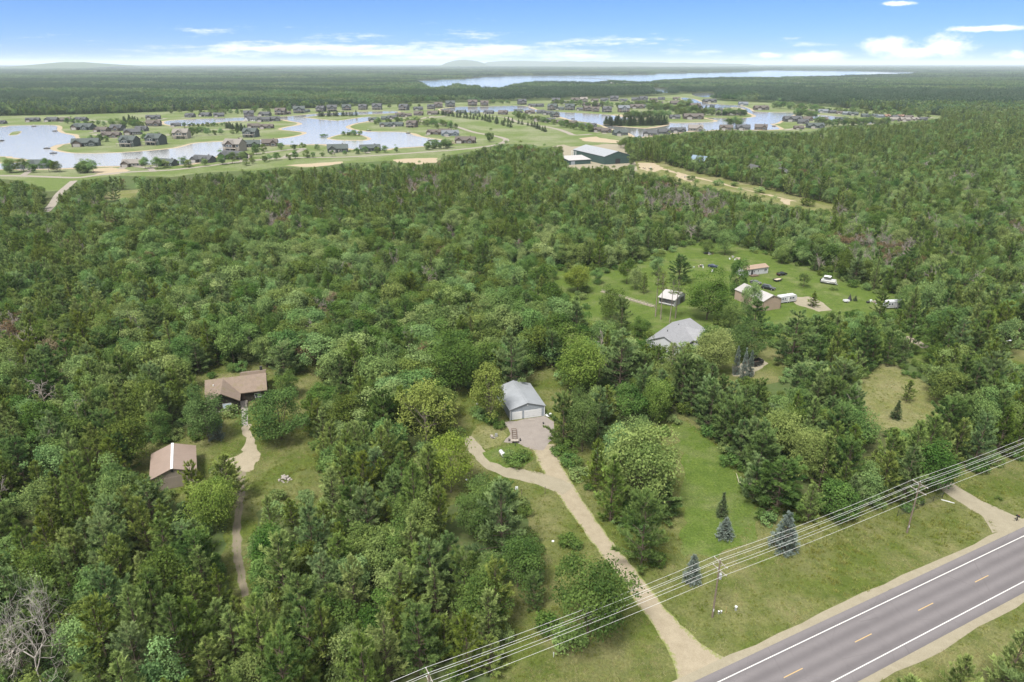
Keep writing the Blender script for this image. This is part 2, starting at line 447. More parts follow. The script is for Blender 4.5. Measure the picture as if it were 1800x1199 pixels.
# ---------------------------------------------------------------- trees
def rdirs(r, n):
    v = r.normal(size=(n, 3)); return v / np.linalg.norm(v, axis=1, keepdims=True)
def unit(v): return v / np.maximum(np.linalg.norm(v, axis=1, keepdims=True), 1e-6)
def leaf_arrays(r, C, Nn, size, tint):
    """diamond leaf sprays, slightly folded: 4 verts, 2 triangles each"""
    n = len(C); t = unit(np.cross(Nn, rdirs(r, n))); b = np.cross(Nn, t); s = size[:, None]
    V = np.stack([C - t * s, C + b * s * 0.62 + Nn * s * .12, C + t * s, C - b * s * 0.62 + Nn * s * .12], 1).reshape(-1, 3)
    i = np.arange(n)[:, None] * 4
    T = np.concatenate([i + np.array([0, 1, 2]), i + np.array([0, 2, 3])], 1).reshape(-1, 3)
    return V, T, np.repeat(tint, 4)
def tuft_arrays(r, C, D, L, k, width, tint, spread=0.75, flat=0.55):
    """needle sprays: k narrow triangles leaving each point"""
    n = len(C); C = np.repeat(C, k, 0); D = np.repeat(D, k, 0); L = np.repeat(L, k) * r.uniform(.7, 1.2, n * k)
    d = unit(D + rdirs(r, n * k) * spread); w = unit(np.cross(d, rdirs(r, n * k) * flat + np.array([0, 0, 1.0]))) * (width * L[:, None])
    V = np.stack([C - w, C + w, C + d * L[:, None]], 1).reshape(-1, 3)
    return V, np.arange(n * k * 3).reshape(-1, 3), np.repeat(np.repeat(tint, k) * r.uniform(.8, 1.1, n * k), 3)
def tubes(segs, n=5):
    V, T = [], []; o = 0
    for (p0, p1, r0, r1) in segs:
        p0 = np.array(p0, float); p1 = np.array(p1, float); d = p1 - p0; d = d / (np.linalg.norm(d) + 1e-9)
        a = np.cross(d, [0.31, 0.77, 0.55]); a /= np.linalg.norm(a) + 1e-9; b = np.cross(d, a)
        w = np.arange(n) * 2 * np.pi / n; ring = np.cos(w)[:, None] * a + np.sin(w)[:, None] * b
        V += [p0 + ring * r0, p1 + ring * r1]
        for i in range(n):
            j = (i + 1) % n; T += [(o + i, o + j, o + n + j), (o + i, o + n + j, o + n + i)]
        o += 2 * n
    return np.concatenate(V), np.array(T)
def cat(parts):
    V, T, A = [], [], []; o = 0
    for v, t, a in parts: V.append(v); T.append(t + o); A.append(a); o += len(v)
    return np.concatenate(V), np.concatenate(T), np.concatenate(A)

def broadleaf(seed, Ht, W, base=0.18, clumps=38, leaves=4200, ls=0.24, airy=0.0, egg=0.0, lumpy=1.0):
    r = np.random.default_rng(seed)
    rz = Ht * (1 - base) / 2; cz = Ht * base + rz; R = W / 2
    d = rdirs(r, clumps); d[:, 2] = d[:, 2] * .9 + .12; d = unit(d)
    sh = r.uniform(.50, .86, clumps)[:, None] * (1 + .14 * lumpy * r.normal(size=(clumps, 1)))
    cc = d * sh * np.array([R, R, rz]); 
    k = 1 - egg * np.clip(cc[:, 2:3] / rz, -1, 1); cc[:, :2] *= k
    cc[:, 2] += cz
    cr = r.uniform(.15, .27, clumps) * W * (1 - .25 * airy)
    per = np.maximum(8, (leaves * cr ** 2 / (cr ** 2).sum()).astype(int))
    C, Nn, tt = [], [], []
    for i in range(clumps):
        q = rdirs(r, per[i]); out = unit((cc[i] - [0, 0, cz * .82])[None])[0]
        q = unit(q + out * .55 + np.array([0, 0, .25])); rad = cr[i] * np.where(r.random(per[i]) < .12, r.uniform(1.0, 1.4, per[i]), r.uniform(.5, 1.08, per[i]))[:, None] * np.array([1, 1, .8])
        C.append(cc[i] + q * rad); Nn.append(unit(q * .7 + rdirs(r, per[i]) * .75 + np.array([0, 0, .35])))
        tt.append(np.clip(r.uniform(.1, .75) + r.uniform(-.25, .3, per[i]), 0, 1))
    C, Nn, tt = np.concatenate(C), np.concatenate(Nn), np.concatenate(tt)
    C[:, 2] = np.maximum(C[:, 2], 0.12)
    V, T, A = leaf_arrays(r, C, Nn, ls * r.uniform(.6, 1.25, len(C)), tt)
    top = np.array([0, 0, Ht * .62]); segs = [((0, 0, -.2), (0, 0, Ht * base), .035 * Ht * .5, .026 * Ht * .5), ((0, 0, Ht * base), top, .026 * Ht * .5, .012 * Ht * .5)]
    for i in range(0, clumps, 3):
        z0 = r.uniform(base, .55) * Ht; segs.append(((0, 0, z0), tuple(cc[i]), .011 * Ht * .6, .004 * Ht))
    return dict(crown=(V, T, A), trunk=tubes(segs), H=Ht, W=W)

def conifer(seed, Ht, W, whorls=13, per=6, tufts=15, k=6, needle=0.62, up0=0.05, up1=0.8, base=0.08, power=0.75, wid=0.11, spread=.75, ragged_=0.25, droop=0.0, bare=0.0, plume=.75):
    r = np.random.default_rng(seed); C, D, L, tt, segs = [], [], [], [], []
    lean = r.normal(size=2) * .012 * Ht
    segs.append(((0, 0, -.2), (lean[0] * .5, lean[1] * .5, Ht * .5), .013 * Ht + .03, .009 * Ht)); segs.append(((lean[0] * .5, lean[1] * .5, Ht * .5), (lean[0], lean[1], Ht), .009 * Ht, .015))
    for w in range(whorls):
        zr = base + (0.985 - base) * (w + r.uniform(-.3, .3)) / whorls; zr = min(max(zr, base), .985)
        rel = (zr - base) / (1 - base)
        blen = W / 2 * (1 - rel) ** power * (0.72 + 0.28 * min(1, rel / .12))
        if rel > .9: blen = max(blen, .25)
        up = up0 + (up1 - up0) * rel
        a0 = r.uniform(0, 6.28)
        for b in range(per):
            if r.random() < .06: continue
            a = a0 + b * 6.283 / per + r.normal() * .22; ln = blen * (1 + ragged_ * r.normal()); ln = max(ln, .2)
            z0 = zr * Ht + r.normal() * .12; o = np.array([lean[0] * zr, lean[1] * zr, z0]); h = np.array([math.cos(a), math.sin(a), 0]); s_ = np.array([-h[1], h[0], 0])
            n = max(3, int(tufts * (.35 + .65 * ln / (W / 2))))
            u = r.uniform(.10, 1.0, n) ** plume
            lat = r.uniform(-1, 1, n) * .34 * ln * (1.12 - u)
            P = o + h * (u * ln)[:, None] + s_ * lat[:, None]
            P[:, 2] += ln * (up * u + .22 * u * u * (1 - droop) - droop * .45 * u) + r.normal(size=n) * .09
            C.append(P); D.append(unit(h * .75 + s_ * (lat / max(ln, .3))[:, None] * 1.2 + np.array([0, 0, .55 + .5 * rel - droop * .7]) + r.normal(size=(n, 3)) * .12))
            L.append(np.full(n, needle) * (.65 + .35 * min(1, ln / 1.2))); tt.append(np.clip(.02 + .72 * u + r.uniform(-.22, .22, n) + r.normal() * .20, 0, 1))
            segs.append((tuple(o), tuple(o + h * ln * .85 + np.array([0, 0, ln * (up * .85 + .12 * (1 - droop) - droop * .3)])), .006 * Ht * (1 - rel * .6), .012))
        if bare and zr < bare: pass
    n = 10; P = np.tile([lean[0], lean[1], Ht], (n, 1)) - np.array([0, 0, 1]) * r.uniform(0, .8, n)[:, None]
    C.append(P); D.append(unit(rdirs(r, n) * .5 + [0, 0, 1])); L.append(np.full(n, needle * .75)); tt.append(r.uniform(.5, 1, n))
    C, D, L, tt = np.concatenate(C), np.concatenate(D), np.concatenate(L), np.concatenate(tt); C[:, 2] = np.maximum(C[:, 2], .1)
    return dict(crown=tuft_arrays(r, C, D, L, k, wid, tt, spread), trunk=tubes(segs, 4), H=Ht, W=W)

def bare_tree(seed, Ht, W, depth=5, kids=3, fine=0.5):
    r = np.random.default_rng(seed); trunk, twig = [], []
    def grow(p, d, ln, rad, lv):
        q = p; n = 3
        for i in range(n):
            d = d + r.normal(size=3) * .13; d[2] += .04; d = d / np.linalg.norm(d); e = q + d * ln / n
            (trunk if lv < 2 else twig).append((tuple(q), tuple(e), rad * (1 - .25 * i / n), rad * (1 - .25 * (i + 1) / n))); q = e
            if lv < depth and i > 0:
                for _ in range(kids - 1 if lv else kids):
                    if r.random() < .8:
                        s_ = r.normal(size=3); s_ -= d * (s_ @ d); s_ /= np.linalg.norm(s_); nd = d * .62 + s_ * .75 * (W / Ht) * 1.4; nd[2] += .1; nd /= np.linalg.norm(nd)
                        grow(q.copy(), nd, ln * (r.uniform(.5, .72) if fine == .5 else r.uniform(.72, .95)), rad * .62, lv + 1)
    grow(np.array([0., 0., -.2]), np.array([0., 0., 1.]), Ht * (.45 if fine == .5 else fine), (.016 * Ht + .04) * (1 if fine == .5 else .5), 0)
    V, T = tubes(twig, 3); z = V[:, 2].max(); wv = np.abs(V[:, :2]).max() * 2
    s_ = np.array([W / wv, W / wv, Ht / z]); TV, TT = tubes(trunk, 5)
    return dict(crown=(V * s_, T, np.full(len(V), .5)), trunk=(TV * s_, TT), H=Ht, W=W)

def tall_pine(seed, Ht, W, from_=0.62):
    a = conifer(seed, Ht, W, 8, 5, 11, 6, .55, .1, .7, from_, .55, .10)
    return a

PROTO = {}
def proto(kind, data, leafmat, barkmat=BARK):
    (V, T, A), (TV, TT) = data['crown'], data['trunk']
    n = len(PROTO.setdefault(kind, []))
    crown = arr_mesh('crown', V, T, A, (leafmat,)); trunk = arr_mesh('trunk', TV, TT, None, (barkmat,))
    joined = arr_mesh(kind, np.concatenate([V, TV]), np.concatenate([T, TT + len(V)]), np.concatenate([A, np.full(len(TV), .5)]), (leafmat, barkmat), np.concatenate([np.zeros(len(T)), np.ones(len(TT))]))
    PROTO[kind].append(dict(crown=crown, trunk=trunk, joined=joined, H=data['H'], W=data['W']))
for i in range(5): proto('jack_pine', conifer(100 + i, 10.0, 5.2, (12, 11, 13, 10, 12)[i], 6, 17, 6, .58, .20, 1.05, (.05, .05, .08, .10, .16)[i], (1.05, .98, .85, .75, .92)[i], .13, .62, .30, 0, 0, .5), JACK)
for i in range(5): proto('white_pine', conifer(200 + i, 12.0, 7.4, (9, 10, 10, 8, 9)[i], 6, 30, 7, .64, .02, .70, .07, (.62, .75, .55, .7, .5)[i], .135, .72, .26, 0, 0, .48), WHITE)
for i in range(7): proto('oak_tree', broadleaf(300 + i, 10.5, 8.2, (.08, .10, .05, .14, .08, .2, .06)[i], (26, 40, 32, 52, 22, 30, 44)[i], (6200, 6400, 5600, 6800, 5200, 4600, 6200)[i], (.20, .19, .22, .18, .23, .21, .20)[i], (0, 0, .1, .2, 0, .5, .1)[i], (.12, .02, .2, .1, -.08, .1, .25)[i], (1.2, 1.8, 1.0, 1.4, 2.0, 1.6, 1.2)[i]), OAK)
for i in range(2): proto('maple_tree', broadleaf(400 + i, 14, 10.0, .08, 62, 10500, .20, 0, .10, .7), MAPLE)
for i in range(2): proto('box_elder', broadleaf(420 + i, 11, 9.5, .14, 40, 5200, .20, .5, .08, 1.5), LIME, BARKG)
for i in range(3): proto('dark_oak', broadleaf(460 + i, 12, 9.0, .05, (26, 32, 36)[i], 8200, .19, 0, (.15, .05, .2)[i], 1.5), DARKOAK)
proto('poplar_tree', broadleaf(440, 15, 6.6, .0, 60, 7500, .19, .1, .22, .8), MAPLE, BARKG)
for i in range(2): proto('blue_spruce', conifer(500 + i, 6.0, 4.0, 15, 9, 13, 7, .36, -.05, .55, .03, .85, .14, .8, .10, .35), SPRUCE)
proto('dead_snag', bare_tree(630, 12, 14, 5, 3, .22), plain('bleached_twigs', (.36, .33, .295), .9, .1, var=.25), MATS['bleached_twigs'])
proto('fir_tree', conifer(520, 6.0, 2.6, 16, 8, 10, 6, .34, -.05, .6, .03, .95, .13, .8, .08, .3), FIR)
for i in range(3): proto('bare_tree', bare_tree(600 + i, 10, 7.5, 4, 3), TWIG, BARKG)
for i in range(2): proto('browning_tree', broadleaf(640 + i, 9.5, 7, .15, 26, 1500, .22, .6, .1, 1.4), RUST, BARKG)
for i in range(2): proto('tall_pine', tall_pine(660 + i, 17, 5.0), JACK, BARKG)
for i in range(3): proto('shrub', broadleaf(700 + i, 2.6, 3.6, .02, 16, 1000, .17, 0, .0, 1.1), OAK)

# ---------------------------------------------------------------- the setting: ground, lawns, road, drives, water
def ground_mat():
    m, t, out = nt('forest_floor')
    n1 = noise_node(t, 0.012, 8, 0.7); n2 = noise_node(t, 0.9, 6, 0.7); n3 = noise_node(t, 0.0012, 6, 0.65)
    c = ramp(t, n2.outputs['Fac'], [(.3, (.030, .034, .014)), (.5, (.055, .065, .024)), (.7, (.085, .080, .040))])
    c = mixc_(t, ramp(t, n1.outputs['Fac'], [(.42, (0, 0, 0)), (.62, (1, 1, 1))]), c, (.055, .085, .028))
    c = mixc_(t, mth(t, 'MULTIPLY', ramp(t, n3.outputs['Fac'], [(.45, (0, 0, 0)), (.6, (1, 1, 1))]), .5), c, (.045, .075, .032))
    finish(t, out, c, .95, .05, 0, n2.outputs['Fac'], .5, .2)
    return m
def lawn_mat(name, greens, dry, amount=.5, sc=.07, soil=None):
    m, t, out = nt(name)
    n1 = noise_node(t, sc, 7, .68); n2 = noise_node(t, 1.7, 6, .75); n3 = noise_node(t, 2.6, 6, .82); n4 = noise_node(t, sc * 3.1, 6, .7); n5 = noise_node(t, .32, 6, .75)
    c = ramp(t, n2.outputs['Fac'], [(.28, greens[0]), (.5, greens[1]), (.74, greens[2])])
    d = ramp(t, n3.outputs['Fac'], [(.3, tuple(x * .75 for x in dry)), (.7, tuple(x * 1.2 for x in dry))])
    f_ = ramp(t, n1.outputs['Fac'], [(.60 - amount * .28, (0, 0, 0)), (.74 - amount * .2, (1, 1, 1))])
    c = mixc_(t, mth(t, 'MULTIPLY', f_, .8), c, d)
    if soil: c = mixc_(t, mth(t, 'MULTIPLY', ramp(t, n4.outputs['Fac'], [(.64, (0, 0, 0)), (.74, (1, 1, 1))]), .75), c, soil)
    c = mixc_(t, .6, c, ramp(t, n3.outputs['Fac'], [(.28, (.2, .2, .2)), (.72, (1.7, 1.7, 1.7))]), 'MULTIPLY')
    c = mixc_(t, .55, c, ramp(t, n5.outputs['Fac'], [(.3, (.5, .62, .5)), (.7, (1.45, 1.35, 1.3))]), 'MULTIPLY')
    finish(t, out, c, .95, .05, 0, n3.outputs['Fac'], .6, .12)
    return m
def gravel_mat(name, c1, c2, median=None, grassc=(.13, .15, .045)):
    m, t, out = nt(name)
    n1 = noise_node(t, .6, 7, .7); n2 = noise_node(t, 7, 4, .75)
    c = ramp(t, n1.outputs['Fac'], [(.3, c1), (.7, c2)])
    c = mixc_(t, .35, c, ramp(t, n2.outputs['Fac'], [(.3, tuple(x * .65 for x in c1)), (.7, tuple(min(1, x * 1.2) for x in c2))]))
    if median is not None:                       # grass growing between the wheel tracks and in from the edges
        at = N(t, 'ShaderNodeAttribute', attribute_name='across'); ab = mth(t, 'ABSOLUTE', at.outputs['Fac'])
        n3 = noise_node(t, 1.3, 6, .75)
        n6 = noise_node(t, .55, 6, .75); mid = mth(t, 'SUBTRACT', mth(t, 'MULTIPLY_ADD', n6.outputs['Fac'], 2.2, median - 1.75), mth(t, 'MULTIPLY', ab, 1.5))
        edge = mth(t, 'ADD', mth(t, 'MULTIPLY_ADD', n3.outputs['Fac'], 1.3, -1.45), ab)
        f_ = mth(t, 'MULTIPLY', mth(t, 'MAXIMUM', mid, edge), 5.0, clamp=True)
        c = mixc_(t, f_, c, grassc)
    finish(t, out, c, .95, .1, 0, n2.outputs['Fac'], .5, .05)
    return m
GROUND = ground_mat()
LAWN = lawn_mat('lawn_grass', ((0.038, 0.053, 0.011), (0.058, 0.076, 0.016), (0.081, 0.103, 0.027)), (0.120, 0.116, 0.054), .68, .07, (0.152, 0.140, 0.090))
LAWNB = lawn_mat('bright_lawn', ((0.041, 0.065, 0.012), (0.060, 0.090, 0.018), (0.082, 0.112, 0.028)), (0.103, 0.117, 0.047), .42, .09, (0.152, 0.139, 0.085))
MEADOW = lawn_mat('dry_meadow', ((0.062, 0.072, 0.020), (0.090, 0.102, 0.029), (0.120, 0.129, 0.047)), (0.158, 0.147, 0.082), .7, .05, (0.214, 0.187, 0.141))
FIELD = lawn_mat('subdivision_grass', ((0.059, 0.084, 0.023), (0.083, 0.113, 0.034), (0.109, 0.138, 0.053)), (0.157, 0.164, 0.104), .62, .016)
SAND = gravel_mat('beach_sand', (0.221, 0.180, 0.116), (0.282, 0.236, 0.168))
GRAVEL = gravel_mat('sandy_gravel', (0.172, 0.144, 0.100), (0.254, 0.221, 0.161), .40)
GRAVELP = gravel_mat('plain_gravel', (0.163, 0.144, 0.103), (0.222, 0.200, 0.148))
GRAVEL2 = gravel_mat('thin_gravel', (0.171, 0.147, 0.104), (0.260, 0.226, 0.166))
TRACKM = gravel_mat('grassy_track_sand', (.105, .092, .065), (.165, .142, .102), .75, (0.083, 0.100, 0.031))
PAD = gravel_mat('broken_concrete', (0.150, 0.132, 0.119), (0.207, 0.184, 0.165))
PATHG = gravel_mat('pale_road', (0.174, 0.157, 0.132), (0.215, 0.194, 0.166))
def asphalt():
    m, t, out = nt('asphalt')
    at = N(t, 'ShaderNodeAttribute', attribute_name='across')
    n1 = noise_node(t, .22, 7, .72); n2 = noise_node(t, 16, 3, .7); n4 = noise_node(t, .9, 6, .75)
    w = mth(t, 'MULTIPLY_ADD', mth(t, 'SINE', mth(t, 'MULTIPLY_ADD', n1.outputs['Fac'], .9, mth(t, 'MULTIPLY', at.outputs['Fac'], 14.6))), .5, .5)
    c = ramp(t, mth(t, 'MULTIPLY_ADD', n1.outputs['Fac'], .55, mth(t, 'MULTIPLY', w, .45)), [(.2, (.088, .081, .084)), (.8, (.126, .116, .119))])
    c = mixc_(t, mth(t, 'MULTIPLY', ramp(t, n4.outputs['Fac'], [(.55, (0, 0, 0)), (.75, (1, 1, 1))]), .4), c, (.095, .088, .09))
    vo = N(t, 'ShaderNodeTexVoronoi', feature='DISTANCE_TO_EDGE'); vo.inputs['Scale'].default_value = .16; tcn = N(t, 'ShaderNodeTexCoord')
    t.links.new(mixc_(t, .10, tcn.outputs['Object'], n4.outputs['Color'], 'LINEAR_LIGHT'), vo.inputs['Vector'])
    c = mixc_(t, mth(t, 'MULTIPLY', mth(t, 'LESS_THAN', vo.outputs['Distance'], .004), mth(t, 'MULTIPLY', n1.outputs['Fac'], .5)), c, (.05, .046, .046))
    c = mixc_(t, .5, c, ramp(t, n2.outputs['Fac'], [(.25, (.55, .55, .55)), (.75, (1.4, 1.4, 1.4))]), 'MULTIPLY')
    finish(t, out, c, .9, .2, 0, n2.outputs['Fac'], .3, .02)
    return m
ASPH = asphalt()
def water_mat():
    m, t, out = nt('lake_water')
    n1 = noise_node(t, .5, 5, .65); n2 = noise_node(t, .012, 4, .6)
    b = finish(t, out, (.150, .154, .153), .06, .5, 0, n1.outputs['Fac'], .40, .25)
    t.links.new(mth(t, 'MULTIPLY_ADD', n2.outputs['Fac'], .07, .02), b.inputs['Roughness'])
    return m
WATER = water_mat()

# one ground sheet to the horizon (rings, finer near the camera)
V, Fc = [(0, 0, 0)], []
rings = [60, 150, 300, 600, 1200, 2500, 5000, 10000, 20000, 40000, 70000, 120000]; NS = 64
for r_ in rings: V += [(r_ * math.cos(2 * math.pi * i / NS), r_ * math.sin(2 * math.pi * i / NS), 0) for i in range(NS)]
Fc += [(0, 1 + i, 1 + (i + 1) % NS) for i in range(NS)]
for k in range(len(rings) - 1):
    for i in range(NS): Fc.append((1 + k * NS + i, 1 + (k + 1) * NS + i, 1 + (k + 1) * NS + (i + 1) % NS, 1 + k * NS + (i + 1) % NS))
me = bpy.data.meshes.new('ground'); me.from_pydata(V, [], Fc); me.materials.append(GROUND); me.update()
tag(link('ground', me), 'dark forest floor reaching to the horizon', kind='structure')

# visible clearings, as outlines surveyed in the photograph and laid on the ground
K_FRONT = [(925, 652), (960, 638), (985, 680), (990, 730), (965, 752), (975, 800), (1010, 830), (1045, 885), (1092, 950), (1130, 985), (1170, 1000), (1180, 930), (1188, 880), (1186, 800), (1172, 742), (1200, 742), (1245, 780), (1295, 830), (1312, 880), (1345, 915), (1440, 920), (1480, 928), (1570, 905), (1640, 880), (1635, 850), (1660, 838), (1720, 825), (1800, 800), (1960, 740), (1990, 1320), (560, 1320), (700, 1205), (860, 1190), (905, 1150), (925, 1090), (905, 1060), (955, 1000), (950, 940), (945, 880), (905, 850), (850, 838), (820, 850), (800, 868), (778, 830), (800, 780), (805, 720), (785, 692), (835, 682), (880, 690)]
K_LOG = [(338, 668), (385, 655), (470, 648), (505, 652), (560, 643), (572, 665), (545, 690), (525, 720), (548, 780), (562, 830), (560, 868), (520, 878), (490, 855), (462, 830), (448, 812), (446, 850), (442, 900), (440, 950), (446, 1050), (408, 1050), (402, 950), (408, 870), (410, 838), (398, 812), (345, 805), (342, 835), (318, 862), (278, 862), (240, 832), (228, 798), (262, 785), (345, 770), (400, 765), (428, 740), (420, 715), (362, 692)]
K_YARD = [(962, 478), (1010, 472), (1075, 478), (1140, 455), (1200, 432), (1280, 424), (1320, 440), (1400, 464), (1440, 482), (1520, 506), (1575, 524), (1585, 538), (1560, 545), (1500, 545), (1450, 545), (1400, 562), (1378, 570), (1340, 568), (1290, 545), (1235, 560), (1150, 592), (1100, 580), (1050, 560), (1035, 545), (1032, 508), (980, 498)]
K_STRIP = [(1112, 283), (1165, 289), (1240, 309), (1320, 326), (1400, 347), (1495, 367), (1498, 372), (1440, 369), (1385, 358), (1330, 342), (1300, 336), (1255, 328), (1220, 320), (1150, 303), (1110, 296)]
K_MEAD = [(1512, 676), (1540, 650), (1572, 646), (1618, 676), (1660, 704), (1648, 732), (1570, 748), (1512, 752), (1522, 705)]
K_DARK = [(1262, 622), (1322, 600), (1395, 640), (1350, 662), (1290, 680), (1250, 665)]
K_EAST = [(1585, 584), (1612, 586), (1642, 602), (1648, 617), (1605, 611)]
K_EDGE = [(1762, 614), (1870, 604), (1870, 648), (1776, 644)]
K_SMALL = [(872, 578), (905, 574), (912, 596), (880, 600)]
K_WEST = [(180, 338), (245, 333), (250, 345), (200, 352), (178, 350)]
K_ROADW = [(78, 345), (100, 318), (115, 318), (103, 345), (92, 372), (76, 374)]
K_IND = [(985, 262), (1000, 256), (1100, 262), (1108, 290), (1062, 292), (1000, 292)]
SUBDIV = [(-260, 208), (0, 204), (150, 201), (300, 196), (467, 190), (497, 192.5), (600, 188), (717, 183), (900, 178), (967, 177), (1100, 172), (1175, 168), (1205, 165), (1250, 164), (1256, 177), (1350, 181), (1483, 190), (1550, 196), (1650, 203), (1668, 206),
          (1650, 209), (1538, 219), (1467, 222), (1450, 224), (1422, 232), (1350, 231), (1267, 228), (1238, 229), (1183, 234), (1100, 241), (1085, 251), (1050, 255), (1005, 258), (992, 254), (950, 261), (937, 254), (888, 253), (850, 259), (833, 266), (783, 273), (770, 283), (740, 287), (690, 283), (617, 286), (600, 288), (540, 295), (497, 293), (450, 300), (393, 302), (350, 305), (300, 312), (200, 309), (135, 318), (112, 335), (75, 338), (72, 328), (40, 318), (0, 315), (-260, 314)]
CLEAR = [K_FRONT, K_LOG, K_YARD, K_STRIP, K_MEAD, K_DARK, K_EAST, K_EDGE, K_SMALL, K_WEST, K_ROADW, K_IND, SUBDIV]

def lawn(name, kpoly, z, mat, label, grow=0, step=1.2, amp=1.2):
    return sheet(name, ragged(gpoly(kpoly), step, amp, len(bpy.data.objects)), z, mat, label=label)
K_FRONT_G = [(900, 640), (965, 628), (1000, 680), (1010, 740), (1040, 800), (1080, 860), (1130, 920), (1160, 950), (1165, 880), (1160, 780), (1150, 730), (1205, 730), (1260, 770), (1320, 830), (1350, 880), (1480, 895), (1640, 838), (1720, 815), (1800, 785), (1990, 720), (2100, 1420), (450, 1420), (640, 1230), (860, 1210), (890, 1100), (880, 1050), (930, 1000), (930, 880), (880, 870), (780, 890), (750, 830), (775, 780), (780, 700), (800, 680), (880, 680)]
lawn('lawn', K_FRONT_G, .02, LAWN, 'patchy green and dry roadside lawn around the garage and power line')
K_LOG_G = [(310, 660), (385, 640), (570, 630), (590, 680), (570, 720), (580, 830), (570, 890), (520, 895), (470, 880), (455, 900), (450, 950), (470, 1080), (400, 1080), (395, 950), (405, 880), (395, 840), (345, 880), (270, 885), (220, 840), (210, 790), (262, 765), (345, 750), (340, 690)]
lawn('lawn', K_LOG_G, .024, LAWN, 'rough lawn around the log house and tan outbuilding')
lawn('lawn', [(1182, 738), (1215, 742), (1262, 785), (1308, 845), (1335, 905), (1320, 950), (1260, 975), (1205, 985), (1192, 930), (1200, 880), (1198, 800)], .03, LAWNB, 'mown bright green lawn between two tree belts', amp=2)
K_YARD_G = [(940, 490), (1010, 462), (1140, 448), (1280, 415), (1400, 458), (1600, 515), (1625, 545), (1560, 590), (1400, 600), (1235, 600), (1150, 620), (1060, 600), (1010, 560)]
lawn('lawn', K_YARD_G, .028, LAWNB, 'green yard strewn with vehicles behind the tan barn', step=2)
lawn('field', [(1100, 278), (1180, 285), (1330, 320), (1520, 366), (1530, 380), (1440, 380), (1300, 345), (1150, 312), (1090, 302)], .03, MEADOW, 'long weedy strip with sand and junk running through the forest', step=4, amp=3)
lawn('field', [(1500, 680), (1545, 640), (1575, 640), (1670, 700), (1660, 740), (1570, 760), (1500, 760)], .03, MEADOW, 'small dry meadow among the pines', step=2)
lawn('lawn', [(1240, 615), (1325, 590), (1400, 630), (1370, 672), (1290, 690), (1235, 670)], .032, LAWN, 'sandy yard behind the line of spruces', step=2)
lawn('lawn', [(1545, 545), (1640, 550), (1720, 590), (1710, 640), (1600, 640), (1550, 600)], .03, LAWNB, 'grass strip beside the farther gravel lane', step=2)
lawn('lawn', K_EDGE, .03, LAWN, 'grass at the edge beyond the lamp post', step=2)
lawn('field', K_SMALL, .03, MEADOW, 'tiny grassy gap in the forest', step=2)
lawn('field', K_WEST, .03, MEADOW, 'small hayfield hidden in the western forest', step=3)
lawn('field', [(970, 255), (1000, 250), (1110, 255), (1120, 300), (990, 300)], .05, GRAVELP, 'sandy yard around the dark green shed', step=4)
lawn('field', SUBDIV, .06, FIELD, 'open grass of the lakeside housing area', step=6, amp=4)

# highway
ra, rb = G(1263.3, 1199), G(1800, 940.7); rc, rd_ = G(1461.7, 1199), G(1800, 1023)
RDIR = ((rb - ra).normalized() + (rd_ - rc).normalized()).normalized(); RN = Vector((RDIR.y, -RDIR.x, 0))        # RN points to the far-right side of the road
LW = abs(RN.dot(rc - ra) + RN.dot(rd_ - ra)) / 2                                                                   # between the edge lines
RC = ra + RN * LW / 2
def rd(s, n, z): return tuple(RC + RDIR * s + RN * n + Vector((0, 0, z)))
def road_pts(n, s0=-110, s1=420, step=30): return [Vector(rd(s, n, 0)) for s in range(s0, s1, step)]
HW = LW / 2
road = strip('road', road_pts(0), LW + 3.3, .055, ASPH, label='two-lane grey asphalt highway crossing the corner')
LINE = plain('road_paint_white', (.42, .41, .395), .8, .2, var=.15, scale=6); YEL = plain('road_paint_yellow', (.33, .235, .115), .8, .2, var=.2, scale=6)
strip('edge_line', road_pts(-HW), .17, .060, LINE, kind=None, parent=road); strip('edge_line', road_pts(HW), .17, .060, LINE, kind=None, parent=road)
z_ = lambda x, y: G(1200 + x / 3, 899 + y / 3)
s0 = RDIR.dot(z_(535, 880) - RC)
dm = M().box(0, 3.85, -.075, .075, 0, .004).mesh('lane_dash', YEL)
for k in range(-6, 26):
    o = link('lane_dash', dm, road); o.location = rd(s0 + 15.24 * k, 0, .058); o.rotation_euler = (0, 0, math.atan2(RDIR.y, RDIR.x))
for sg in (-1, 1):
    strip('road_shoulder', road_pts(sg * (HW + 1.65 + .6)), 1.8, .045, GRAVELP, amp=.7, label='sandy gravel verge on the %s side of the highway' % ('lawn' if sg < 0 else 'far'))
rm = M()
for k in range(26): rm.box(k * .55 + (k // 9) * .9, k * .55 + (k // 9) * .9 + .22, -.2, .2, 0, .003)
ro = link('rumble_strip', rm.mesh('rumble_strip', plain('rumble_grey', (.10, .095, .095), .95, .1)), road); ro.location = rd(RDIR.dot(z_(700, 640) - RC), -HW - .55, .058); ro.rotation_euler = (0, 0, math.atan2(RDIR.y, RDIR.x))  # rumble bars in a grey close to the asphalt

